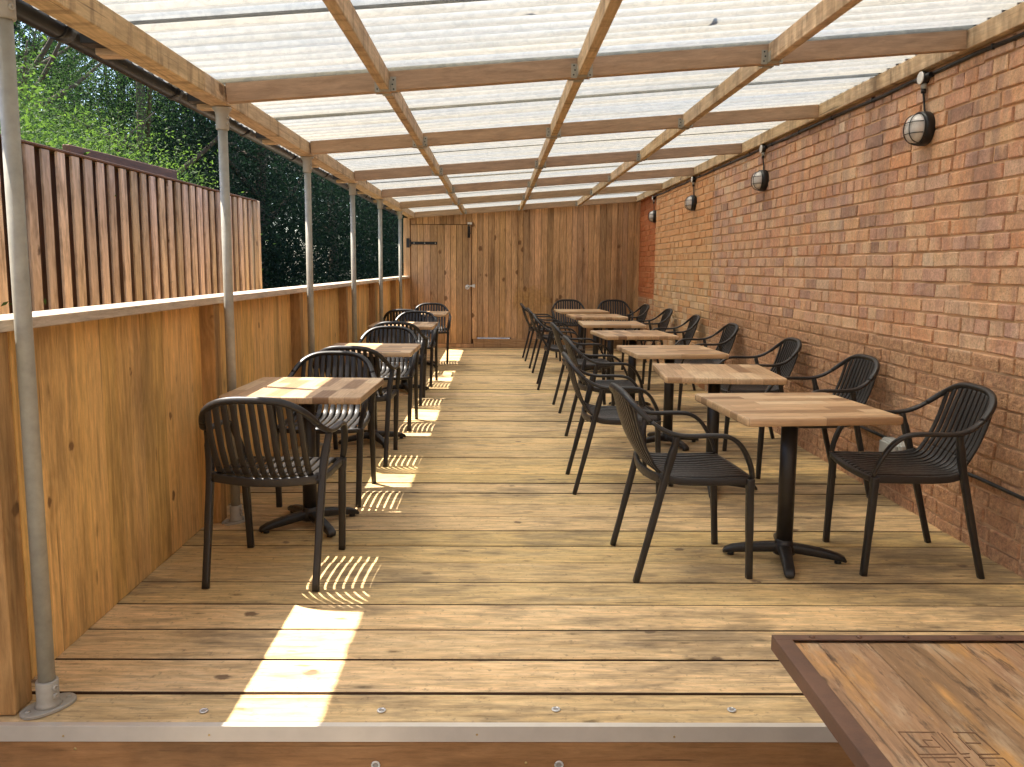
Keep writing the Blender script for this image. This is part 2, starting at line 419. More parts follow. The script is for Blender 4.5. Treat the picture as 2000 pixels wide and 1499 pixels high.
def pale_brick():
    t = NT('pale_brick'); r = t.attr('rnd'); g = t.attr('gc', True); p = t.geo(); px, py, pz = t.sep(p)
    base = t.ramp(r, [(0, (.58, .29, .14)), (.2, (.68, .42, .22)), (.4, (.68, .46, .26)), (.55, (.66, .35, .16)), (.7, (.74, .54, .33)), (.85, (.52, .32, .19)), (1, (.76, .59, .39))])
    up = t.mr(t.math('ADD', pz, t.math('MULTIPLY', r, .5)), 1.4, 2.1)
    base = t.mix(t.math('MULTIPLY', up, .8), base, t.mix(r, (.64, .31, .14), (.70, .39, .19)))
    gx, gy, gz = t.sep(g)
    st = t.noise(t.comb(t.math('MULTIPLY', gx, 17), gy, t.math('MULTIPLY', gz, 2)), 1, 3)
    base = t.mix(t.mr(st, .55, .7, 0, .5), base, (.44, .25, .15))
    fine = t.noise(p, 80, 4, .7)
    base = t.mix(t.mr(fine, .54, .70, 0, .55), base, (.3, .17, .10))
    t.bsdf(base, .88, nrm=t.bump(fine, .6, .003), spec=.2); return t.m
def orange_brick():
    t = NT('painted_orange_brick'); r = t.attr('rnd'); p = t.geo(); px, py, pz = t.sep(p)
    n = t.noise(p, 7, 4); fine = t.noise(p, 60, 4)
    c = t.mix(t.math('ADD', t.math('MULTIPLY', r, .5), t.math('MULTIPLY', n, .5)), (.36, .10, .035), (.52, .20, .08))
    low = t.mr(pz, .9, .92, 1, 0)
    c = t.mix(low, c, t.ramp(r, [(0, (.5, .33, .19)), (.5, (.42, .22, .12)), (1, (.58, .43, .28))]))
    t.bsdf(c, .85, nrm=t.bump(fine, .5, .003), spec=.2); return t.m
def mortar(name, a, b):
    t = NT(name); p = t.geo(); n = t.noise(p, 40, 5, .7); m2 = t.noise(p, 3, 3)
    c = t.mix(n, a, b); c = t.mix(t.mr(m2, .45, .65, 0, .5), c, tuple(q*.75 for q in a))
    t.bsdf(c, .95, nrm=t.bump(t.noise(p, 110, 4, .75), .8, .004), spec=.1); return t.m
M['brick'] = brick_mat(); M['pbrick'] = pale_brick(); M['obrick'] = orange_brick()
M['mortar'] = mortar('sandy_mortar', (.66, .42, .25), (.80, .56, .36))
M['pmortar'] = mortar('pale_mortar', (.62, .46, .30), (.76, .57, .38))
M['omortar'] = mortar('orange_mortar', (.42, .16, .07), (.50, .25, .13))

FW = 1.05
def grp_sheet():
    t = NT('translucent_corrugated_sheet'); p = t.geo(); px, py, pz = t.sep(p)
    fib = t.noise(t.comb(t.math('MULTIPLY', px, 15), t.math('MULTIPLY', py, 30), 0), 1, 6, .8, 1.4)
    dirt = t.noise(t.comb(t.math('MULTIPLY', px, .5), t.math('MULTIPLY', py, 9), 0), 1, 4, .6)
    tint = t.noise(t.comb(t.math('MULTIPLY', px, .3), t.math('MULTIPLY', py, 6.5), 4), 1, 3)
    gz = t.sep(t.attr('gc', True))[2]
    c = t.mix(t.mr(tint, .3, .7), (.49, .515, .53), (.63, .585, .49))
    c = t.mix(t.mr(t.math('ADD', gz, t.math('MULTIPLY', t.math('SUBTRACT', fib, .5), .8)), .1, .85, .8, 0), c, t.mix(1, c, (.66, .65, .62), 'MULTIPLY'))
    c = t.mix(t.mr(fib, .42, .60, 0, .85), c, t.mix(1, c, (.68, .70, .72), 'MULTIPLY'))
    c = t.mix(t.mr(dirt, .5, .72, 0, .5), c, t.mix(1, c, (.74, .72, .66), 'MULTIPLY'))
    tr = t.n('ShaderNodeBsdfTranslucent'); t.put(tr.inputs[0], c)
    df = t.n('ShaderNodeBsdfDiffuse'); t.put(df.inputs[0], t.mix(1, c, (.55, .55, .55), 'MULTIPLY'))
    bn = t.bump(fib, .5, .003); t.link(bn, tr.inputs['Normal']); t.link(bn, df.inputs['Normal'])
    # glass-fibre sheet: part of the light is scattered evenly, part of it keeps going forward
    fw = t.n('ShaderNodeBsdfRefraction'); fw.distribution = 'BECKMANN'; fw.inputs['IOR'].default_value = 1.32; fw.inputs['Roughness'].default_value = .72
    t.put(fw.inputs[0], t.mix(1, c, (FW, FW, FW*.97), 'MULTIPLY')); t.link(bn, fw.inputs['Normal'])
    m0 = t.n('ShaderNodeMixShader'); m0.inputs[0].default_value = .5
    t.link(tr.outputs[0], m0.inputs[1]); t.link(fw.outputs[0], m0.inputs[2])
    mx = t.n('ShaderNodeMixShader'); mx.inputs[0].default_value = .2
    t.link(m0.outputs[0], mx.inputs[1]); t.link(df.outputs[0], mx.inputs[2])
    gl = t.n('ShaderNodeBsdfGlossy'); gl.inputs['Roughness'].default_value = .35; gl.inputs[0].default_value = (.9, .9, .9, 1)
    m2 = t.n('ShaderNodeMixShader'); m2.inputs[0].default_value = .05
    t.link(mx.outputs[0], m2.inputs[1]); t.link(gl.outputs[0], m2.inputs[2]); t.link(m2.outputs[0], t.out.inputs[0])
    return t.m
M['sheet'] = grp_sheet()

def leaf_mat(name, a, b, trans):
    t = NT(name); r = t.attr('rnd')
    c = t.mix(r, a, b)
    bs = t.n('ShaderNodeBsdfPrincipled'); t.put(bs.inputs['Base Color'], c); bs.inputs['Roughness'].default_value = .55
    bs.inputs['Specular IOR Level'].default_value = .13
    tr = t.n('ShaderNodeBsdfTranslucent'); t.put(tr.inputs[0], t.mix(1, c, trans, 'MULTIPLY'))
    mx = t.n('ShaderNodeMixShader'); mx.inputs[0].default_value = .45
    t.link(bs.outputs[0], mx.inputs[1]); t.link(tr.outputs[0], mx.inputs[2]); t.link(mx.outputs[0], t.out.inputs[0])
    return t.m
M['leaf_bright'] = leaf_mat('bright_leaf', (.028, .062, .022), (.095, .15, .04), (1.9, 2.0, 1.0))
M['leaf_mid'] = leaf_mat('mid_green_leaf', (.016, .038, .018), (.060, .105, .038), (1.7, 1.9, 1.0))
M['leaf_dark'] = leaf_mat('dark_evergreen_leaf', (.007, .018, .012), (.019, .038, .024), (1.1, 1.3, 1.0))
M['bark'] = plain('bark', (.10, .075, .055), .9, 0, .2, .4, 9, .8)
def ground_mat():
    t = NT('ground_surface'); p = t.geo(); n = t.noise(p, .8, 5, .6); f = t.noise(p, 35, 4, .7)
    c = t.mix(n, (.16, .145, .125), (.25, .225, .19)); c = t.mix(t.mr(f, .5, .7, 0, .4), c, (.11, .10, .085))
    px, py, pz = t.sep(p)
    c = t.mix(t.mr(px, -2.3, -2.6), c, t.mix(f, (.03, .05, .018), (.06, .08, .03)))
    t.bsdf(c, .95, nrm=t.bump(f, .5, .006), spec=.2); return t.m
M['ground'] = ground_mat()

# ------------------------------------------------------------------ the setting
GZ = -.36
mb = MB(); mb.poly([(-90, -60, GZ), (90, -60, GZ), (90, 120, GZ), (-90, 120, GZ)])
tag(mb.build('ground', M['ground']), kind='structure')

# deck of wide scaffold boards
mb = MB(); y = 2.491; x0, x1 = -1.62, 2.398
def deckboard(a, b, xa, xb):
    dz = rng.uniform(-.0025, .0005)
    m = Matrix.Translation((0, 0, dz)) @ Matrix.Rotation(rng.uniform(-.0012, .0012), 4, 'Z')
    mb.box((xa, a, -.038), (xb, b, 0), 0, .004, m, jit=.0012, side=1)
deckboard(2.312, 2.481, x0, x1)
while y < 13.76:
    b = min(y+.2345-rng.uniform(.011, .0165), 13.79)
    if rng.random() < .0:
        xs = rng.uniform(-.2, 1.4); deckboard(y, b, x0, xs-.0012); deckboard(y, b, xs+.0012, x1)
    else: deckboard(y, b, x0, x1)
    y += .2345
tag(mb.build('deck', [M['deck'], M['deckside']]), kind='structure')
mb = MB()
for xx in np.arange(-1.5, 2.4, .45): mb.box((xx-.022, 2.33, -.2), (xx+.022, 13.78, -.0415), 1)
mb.box((-1.62, 2.33, -.345), (2.39, 13.7, -.33), 0)
tag(mb.build('deck_joists', M['riser']), kind='structure')
# front riser, edge trim
r = thing('deck_riser', 'orange brown timber fascia board below the front edge of the deck', 'fascia board', (0, 0, 0))
mb = MB(); mb.box((-2.1, 2.296, -.205), (2.6, 2.324, -.0515), 0, .003); mb.box((-2.1, 2.298, -.358), (2.6, 2.322, -.211), 0, .003); mb.build('board', M['riser'], r)
for xx, zz in ((-1.27, -.075), (.10, -.12)):
    mb = MB(); mb.lathe([(.0045, 0), (.0045, .0015), (.002, .002)], (xx, 2.296, zz), (0, -1, 0), 10); mb.build('screw', M['brass'], r)
r = thing('edge_trim', 'silver aluminium angle strip along the front edge of the deck', 'edge trim')
mb = MB(); mb.box((-2.1, 2.2905, -.0005), (2.6, 2.3105, .0025), 0, .0005); mb.box((-2.1, 2.2885, -.048), (2.6, 2.2915, .0025), 0, .0005); mb.build('angle', M['alu'], r)
for xx in (-1.30, -.86, -.05, .55, 1.1):
    mb = MB(); mb.lathe([(.004, 0), (.003, .0018)], (xx, 2.289, -.025+rng.uniform(-.006, .006)), (0, -1, 0), 8); mb.build('screw', M['brass'], r)
# round deck markers
names = ['silver ring deck light in the front board, near the galvanised pole', 'silver ring deck light in the front board, just right of the sunlit strip',
         'silver ring deck light in the middle of the front board', 'silver ring deck light in the front board, beside the rusty framed table']
def ringlight(loc, d, label, grp):
    r = thing('deck_light', label, 'deck light', loc, 0, grp)
    mb = MB(); mb.lathe([(.0085, .0005), (.0085, .0024), (.0135, .0024), (.0145, .0006)], (0, 0, 0), d, 20); mb.build('ring', M['ring'], r)
    mb = MB(); mb.lathe([(.0084, .0004), (.0084, .0014)], (0, 0, 0), d, 16); mb.build('lens', M['lens'], r)
for (xx, yy), nm in zip(((-.907, 2.377), (-.352, 2.381), (.197, 2.388), (.752, 2.386)), names): ringlight((xx, yy, 0), (0, 0, 1), nm, 'ring lights set in the deck')
ringlight((-.359, 2.296, -.128), (0, -1, 0), 'ring light in the fascia board, left of its twin', 'ring lights in the fascia board')
ringlight((.201, 2.296, -.127), (0, -1, 0), 'ring light in the fascia board, right of its twin', 'ring lights in the fascia board')

# ------------------------------------------------------------------ brick wall, built of laid bricks
wall = thing('brick_wall', 'long old red brick wall on the right of the deck with stained courses', 'brick wall')
CO = .0832
def brick_section(name, xw, y0, y1, z0, z1, m1, m2, L=.232, seed=1, gap=.0118, proud=.009, soft_low=True):
    rg = random.Random(seed); mb = MB()
    k = 0; z = z0
    while z < z1-.02:
        header = (k % 5 == 3)
        y = y0 - (rg.uniform(.02, .22) if not header else rg.uniform(0, .1))
        zt = min(z+CO, z1)
        while y < y1:
            l = (L*.5 if header or rg.random() < .09 else L)*rg.uniform(.96, 1.04)
            a, b = max(y, y0+.001), min(y+l-gap*rg.uniform(.7, 1.2), y1-.001)
            if b-a > .02:
                dx = rg.uniform(-.005, .004)
                mm = Matrix.Translation((xw+dx, (a+b)/2, (z+zt)/2)) @ Matrix.Rotation(rg.uniform(-.016, .016), 4, 'X') @ Matrix.Rotation(rg.uniform(-.01, .01), 4, 'Z')
                gz = gap*rg.uniform(.75, 1.15)
                mb.box((-proud, -(b-a)/2, -(zt-z-gz)/2), (.05, (b-a)/2, (zt-z-gz)/2), 1, .0045, mm, r=rg.random(), jit=.0026)
            y += l
        z += CO; k += 1
    mb.box((xw+.0015, y0, z0-.3), (xw+.2, y1, z1+.12), 1, .0, mi=1)
    return mb.build(name, [m1, m2], wall)
brick_section('weathered_section', 2.402, .2, 8.98, -.02, 2.60, M['brick'], M['mortar'], seed=3)
brick_section('pale_section', 2.399, 8.985, 12.16, -.02, 2.60, M['pbrick'], M['pmortar'], L=.24, seed=5)
brick_section('orange_section', 2.445, 12.165, 13.95, -.02, 2.60, M['obrick'], M['omortar'], seed=8, proud=.004)
mb = MB(); mb.box((2.393, 12.140, -.02), (2.45, 12.163, 2.60), 2, .004); mb.build('return_edge', M['pmortar'], wall)

# ------------------------------------------------------------------ canopy: posts, beam, rafters, sheets
SL = .0768
def zt(x): return 2.287+(x+1.36)*SL
can = thing('canopy', 'lean-to timber canopy roofed with translucent corrugated sheets over the deck', 'canopy')
def sloped(mb, xa, xb, ya, yb, drop_top, drop_bot, ch=.003, grain=0):
    """timber following the roof slope between xa and xb"""
    ang = -math.atan(SL); xm = (xa+xb)/2; L = (xb-xa)/math.cos(ang)
    m = Matrix.Translation((xm, (ya+yb)/2, zt(xm)-drop_top)) @ Matrix.Rotation(ang, 4, 'Y')
    mb.box((-L/2, -(yb-ya)/2, -(drop_bot-drop_top)), (L/2, (yb-ya)/2, 0), grain, ch, m, jit=.0008)
YR = [-.6, .70, 2.42, 4.165, 6.02, 7.86, 9.74, 11.56, 13.66]
for yr in YR:
    mb = MB(); sloped(mb, -1.355, 2.346, yr, yr+.046, 0, .094); mb.build('rafter', M['rafter'], can)
mb = MB()
cuts = [-.7, 3.9, 8.6, 13.79]
for a, b in zip(cuts, cuts[1:]):
    mb.box((-1.458+rng.uniform(-.003, .003), a, 2.188), (-1.36, b-.002, zt(-1.41)-.001), 1, .006, jit=.002)
mb.build('beam', M['beam'], can)
mb = MB()
for a, b in ((-.7, 5.6), (5.6, 11.), (11., 13.75)): mb.box((2.349, a, 2.476), (2.394, b-.002, zt(2.349)), 1, .004, jit=.001)
mb.build('wall_plate', M['beam'], can)
for k, xn in enumerate((-.549, .423, 1.388)):
    for i in range(len(YR)-1):
        dx = rng.uniform(-.012, .012); xc = xn+dx
        a, b = YR[i]+.047, YR[i+1]-.001
        mb = MB(); mb.box((xc-.0225, a, zt(xc)-.095), (xc+.0225, b, zt(xc)-.003), 1, .003, jit=.0008)
        ng = mb.build('noggin', M['beam'], can)
        if b > 2:
            z = zt(xc)
            for yy, sg in ((b, -1), (a, 1)):
                mb = MB()
                ya, yb = sorted((yy+sg*.0008, yy+sg*.0026))
                for s in (-1, 1):
                    xa, xb = sorted((xc+s*.0245, xc+s*.054))
                    mb.box((xa, ya, z-.098+(s*.04*SL)), (xb, yb, z-.028+(s*.04*SL)), 2, .0006)
                    for hz, hx in ((-.04, .040), (-.062, .035), (-.085, .041)):
                        mb.lathe([(.0042, 0), (.0042, .0006)], (xc+s*hx, yy+sg*.0026, z+hz), (0, sg, 0), 8, mi=1)
                    xa, xb = sorted((xc+s*.0232, xc+s*.0248)); y2, y3 = sorted((yy+sg*.0026, yy+sg*.05))
                    mb.box((xa, y2, z-.097), (xb, y3, z-.045), 2, .0004)
                y2, y3 = sorted((yy+sg*.0026, yy+sg*.05))
                mb.box((xc-.026, y2, z-.0985), (xc+.026, y3, z-.0958), 2, .0004)
                mb.build('joist_hanger', [M['galv'], M['hole']], ng)
# rafter-tail blocks outside the beam
BL = [1.0, 2.1, 3.25, 4.32, 5.5, 6.75, 8.0, 9.2, 10.4, 11.6, 12.8]
for yb in BL:
    mb = MB(); mb.box((-1.555, yb, 2.192), (-1.462, yb+.07, 2.262), 0, .003, jit=.001); mb.build('spacer_block', M['beam'], can)
# sheets
W = .98; y = -.75; k = 0
while y < 13.7:
    mb = MB(); yy0, yy1 = y, min(y+W+.07, 13.86)
    n = int((yy1-yy0)/.0095); up = .0015*(k % 2)
    ys = [yy0+(yy1-yy0)*i/n for i in range(n+1)]
    PIT = .112
    def prof(v):
        ph = (v/PIT) % 1.
        s = .5+.5*math.cos(TAU*ph)
        s = min(1, max(0, (s-.22)/.56)); s = s*s*(3-2*s)
        return .0235*s
    xs = [-1.68, -.6, .5, 1.5, 2.395]
    base = 0
    for xx in xs:
        for v in ys: mb.v.append(V((xx, v, zt(xx)+.0045+prof(v)+up+.004*math.sin(xx*1.1+k))))
    m = len(ys)
    for i in range(len(xs)-1):
        for j in range(n):
            q0, q1 = prof(ys[j])/.0235, prof(ys[j+1])/.0235
            mb.face([i*m+j, (i+1)*m+j, (i+1)*m+j+1, i*m+j+1], True, 0, [(0, 0, q0), (0, 0, q0), (0, 0, q1), (0, 0, q1)], .5)
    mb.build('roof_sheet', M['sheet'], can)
    y += W; k += 1
mb = MB(); mb.box((2.372, -.7, zt(2.38)+.031), (2.398, 13.8, zt(2.38)+.11), 1, .002); mb.build('flashing', M['lead'], can)
for (xx, yy, rz) in ((.12, 3.42, .3), (1.62, 2.95, 1.2), (.95, 3.75, 2.), (1.75, 4.9, .5), (2.2, 3.3, 0.)):
    mb = MB(); s = rng.uniform(.018, .03); z = zt(xx)+.037
    mb.poly([(xx-s*1.5*math.cos(rz), yy-s*1.5*math.sin(rz), z), (xx+s*.6*math.sin(rz), yy-s*.6*math.cos(rz), z+.004), (xx+s*1.5*math.cos(rz), yy+s*1.5*math.sin(rz), z), (xx-s*.6*math.sin(rz), yy+s*.6*math.cos(rz), z+.006)])
    # leaf given a little thickness
    mb.poly([(p.x, p.y, p.z-.002) for p in reversed(mb.v[:4])])
    lab = {.12: 'dark fallen leaf lying on the roof sheet between the left and middle joists', 1.62: 'dark fallen leaf on the roof sheet close to the right-hand joist', .95: 'small dark leaf on the roof between the middle and right joists', 1.75: 'small dark fleck of leaf on the second roof bay near the brick wall', 2.2: 'dark leaf on the roof sheet right against the wall plate'}[xx]
    tag(mb.build('fallen_leaf', M['bark']), lab, 'leaf', 'leaves fallen on the roof')

# gutter
gt = thing('gutter', 'black plastic gutter along the outer edge of the canopy above the poles', 'gutter')
sect = [(.046*math.cos(t), .046*math.sin(t)) for t in np.linspace(math.pi, TAU, 13)]+[(.043*math.cos(t), .043*math.sin(t)) for t in np.linspace(TAU, math.pi, 13)]
mb = MB(); mb.sweep([(-1.668, -.7, 2.283), (-1.668, 6, 2.281), (-1.668, 13.8, 2.279)], sect); mb.build('channel', M['black'], gt)
for yb in BL:
    mb = MB(); s2 = [(.053*math.cos(t), .053*math.sin(t)) for t in np.linspace(math.pi, TAU, 11)]+[(.0472*math.cos(t), .0472*math.sin(t)) for t in np.linspace(TAU, math.pi, 11)]
    mb.sweep([(-1.668, yb-.075, 2.284), (-1.668, yb-.004, 2.284)], s2)
    mb.box((-1.575, yb-.075, 2.215), (-1.462, yb-.004, 2.288), 1, .003); mb.build('bracket', M['black'], gt)

# poles
POLES = [(-1.402, 2.398), (-1.406, 4.262), (-1.405, 6.138), (-1.405, 8.036), (-1.405, 9.934), (-1.405, 11.987)]
PL = ['galvanised steel pole nearest the front edge, its floor flange in full view', 'second galvanised pole from the front, behind the first timber-wall table', 'third galvanised pole from the front edge of the deck', 'fourth galvanised pole from the front edge of the deck', 'fifth galvanised pole, last but one before the board wall', 'sixth galvanised pole, the farthest, beside the timber gate']
def make_pole():
    r = thing('steel_pole', PL[0], 'pole', (*POLES[0], 0), math.radians(0), 'galvanised poles carrying the canopy')
    mb = MB(); mb.tube([(0, 0, .01), (0, 0, 1.1), (0, 0, 2.16)], .0243, 24); mb.build('tube', M['galv'], r)
    mb = MB()
    oval = []
    for i in range(40):
        t = TAU*i/40; c, s = math.cos(t), math.sin(t)
        k = (abs(c/.082)**2.3+abs(s/.05)**2.3)**(-1/2.3); a, b = k*c, k*s
        q = math.radians(52); oval.append((a*math.cos(q)-b*math.sin(q), a*math.sin(q)+b*math.cos(q)))
    mb.sweep([(0, 0, .0), (0, 0, .008), (0, 0, .0095)], [(x, -y) for x, y in oval], up=(0, 1, 0), scale=[1, 1, .96], smooth=False)
    mb.lathe([(.040, .009), (.034, .018), (.0325, .03), (.0325, .088), (.031, .0915), (.0255, .0915)], (0, 0, 0), (0, 0, 1), 28)
    fl = mb.build('floor_flange', M['galvc'], r)
    for zz in (.045, .072): mb = MB(); mb.lathe([(.0095, .029), (.0095, .0385), (.007, .0405), (.004, .0405), (.004, .037)], (0, 0, zz), (.93, -.36, 0), 14); mb.build('grub_screw', M['galvc'], fl)
    for s in (-1, 1): mb = MB(); mb.lathe([(.009, .0095), (.0085, .0135), (.003, .014)], (s*.062*math.cos(math.radians(52)), s*.062*math.sin(math.radians(52)), 0), (0, 0, 1), 6); mb.build('floor_bolt', M['galvc'], fl)
    mb = MB(); mb.lathe([(.0255, 2.075), (.031, 2.076), (.033, 2.08), (.033, 2.15), (.036, 2.165), (.048, 2.178), (.048, 2.1875)], (0, 0, 0), (0, 0, 1), 28)
    tc = mb.build('top_collar', M['galvc'], r)
    for zz in (2.105, 2.135): mb = MB(); mb.lathe([(.0095, .029), (.0095, .0385), (.007, .0405), (.004, .0405), (.004, .037)], (0, 0, zz), (.93, -.36, 0), 14); mb.build('grub_screw', M['galvc'], tc)
    return r
p0 = make_pole()
for (px_, py_), lb in list(zip(POLES, PL))[1:]:
    c = copy_tree(p0); c.location = (px_, py_, 0); c['label'] = lb

# unseen house wall behind the viewer, added to shade the deck front
mb = MB(); mb.box((-3.2, -2.3, GZ), (2.6, -2.05, 5.2), 0, .002)
hw = tag(mb.build('unseen_house_wall', M['mortar']), 'unseen plain rendered house wall behind the viewer, added to shade the deck front', 'house wall')

# ------------------------------------------------------------------ timber side wall
tw = thing('timber_wall', 'waist-high orange timber side wall with a pale capping rail, along the left of the deck', 'timber wall')
PY = [2.394, 4.275, 6.15, 8.05, 9.95, 12.0]
for i, yp in enumerate(PY):
    mb = MB()
    if i == 0:
        mb.box((-1.475, yp-.048, -.0005), (-1.60, yp+.048, 1.184), 2, .004) if False else mb.box((-1.575, yp-.048, .001), (-1.476, yp+.048, 1.184), 2, .004, jit=.001)
        mb.box((-1.80, yp-.040, .001), (-1.578, yp-.012, 1.184), 2, .003)
    else: mb.box((-1.574, yp-.046, .001), (-1.476, yp+.046, 1.184), 2, .004, jit=.001)
    mb.build('post', M['post'], tw)
ends = PY+[13.77]
for a, b in zip(ends, ends[1:]):
    mb = MB(); ya = a+.05; yb = b-.05; n = max(1, round((yb-ya)/.118)); w = (yb-ya)/n
    for i in range(n):
        mb.box((-1.571+rng.uniform(-.001, .001), ya+i*w+.0007, .001), (-1.549+rng.uniform(-.0012, .0012), ya+(i+1)*w-.0007, 1.184), 2, .0016)
    mb.build('panel', M['clad'], tw)
mb = MB()
for a, b in ((2.0, 4.27), (4.27, 8.04), (8.04, 11.9), (11.9, 13.77)): mb.box((-1.602, a, 1.1855), (-1.452, b-.002, 1.2225), 1, .003, jit=.001)
mb.build('top_rail', M['rail'], tw)

# ------------------------------------------------------------------ board wall and gate at the far end
bw = thing('board_wall', 'brown vertical board wall closing the far end of the deck', 'board wall')
YB = 13.78
mb = MB(); x = -.40
def ztop(x): return zt(x)-.012
while x < 2.45:
    w = rng.uniform(.088, .112); xe = min(x+w, 2.452)
    mb.box((x+.002, YB+rng.uniform(-.002, .002), .176 if -.36 < x < .26 else .155), (xe-.0025, YB+.022, ztop(x)), 2, .003); x = xe
x = -1.44
while x < -.405:
    w = rng.uniform(.095, .115); xe = min(x+w, -.402)
    mb.box((x+.002, YB+rng.uniform(-.001, .001), 2.096), (xe-.0025, YB+.022, ztop(x)), 2, .003); x = xe
mb.build('boarding', M['back'], bw)
mb = MB(); mb.box((-.38, YB-.026, .0), (2.44, YB-.002, .158), 0, .004); mb.box((-1.44, YB-.022, .0), (-.385, YB-.002, .070), 0, .004); mb.build('kick_board', M['back'], bw)
mb = MB(); mb.box((-1.556, YB-.03, .001), (-1.446, YB+.05, 2.19), 2, .004); mb.build('jamb', M['back'], bw)
mb = MB()
for xx in np.arange(-1.55, 2.44, .2):
    if -.4 < xx < .2:
        mb.box((xx, YB+.026, 0), (xx+.2, YB+.05, .150), 2, .0); mb.box((xx, YB+.026, .182), (xx+.2, YB+.05, zt(xx)-.004), 2, .0)
    else: mb.box((xx, YB+.026, 0), (min(xx+.2, 2.46), YB+.05, zt(xx)-.004), 2, .0); mb.build('backing', M['fence_dark'], bw)
gate = thing('timber_gate', 'brown boarded timber gate with black strap hinge at the far left corner', 'gate')
mb = MB(); x = -1.438
while x < -.415:
    w = rng.uniform(.098, .12); xe = min(x+w, -.408)
    mb.box((x+.002, YB-.004+rng.uniform(-.0012, .0012), .075), (xe-.0025, YB+.02, 2.085), 2, .003); x = xe
mb.build('boards', M['back'], gate)
mb = MB(); mb.box((-1.43, YB-.0115, 1.752), (-.99, YB-.006, 1.80), 0, .002); mb.box((-1.505, YB-.037, 1.70), (-1.452, YB-.0305, 1.855), 2, .002)
mb.tube([(-1.44, YB-.022, 1.72), (-1.44, YB-.022, 1.83)], .011, 10)
for xx in (-1.38, -1.2, -1.02): mb.lathe([(.010, 0), (.007, .004)], (xx, YB-.0115, 1.776), (0, -1, 0), 10, mi=1)
mb.build('strap_hinge', [M['blackgate'], M['screw']], gate)
mb = MB(); mb.box((-.475, YB-.0125, 1.87), (-.43, YB-.0055, 2.06), 2, .002); mb.tube([(-.452, YB-.024, 1.875), (-.452, YB-.024, 2.10)], .0075, 10)
for zz in (1.89, 1.96, 2.03): mb.box((-.472, YB-.035, zz), (-.433, YB-.012, zz+.014), 0, .003)
mb.tube([(-.452, YB-.024, 1.95), (-.42, YB-.045, 1.945)], .006, 8); mb.build('tower_bolt', M['blackgate'], gate)
mb = MB(); mb.box((-.474, YB-.020, 2.092), (-.40, YB-.002, 2.128), 0, .002); mb.build('bolt_keep', M['white'], gate)
mb = MB(); mb.lathe([(.032, 0), (.03, .006), (.012, .01), (.012, .035), (.0, .036)], (-.475, YB-.005, 1.045), (0, -1, 0), 18)
ringp = [(-.475+.034*math.cos(t), YB-.036, 1.04+.034*math.sin(t)) for t in np.linspace(0, TAU, 18)[:-1]]
mb.tube(ringp, .0065, 8, closed=True, up=(0, 1, 0))
mb.box((-.44, YB-.03, 1.05), (-.345, YB-.016, 1.068), 0, .003); mb.box((-.372, YB-.04, 1.03), (-.352, YB-.028, 1.09), 2, .003); mb.box((-.395, YB-.028, 1.035), (-.345, YB-.012, 1.083), 2, .002)
mb.build('ring_latch', M['white'], gate)

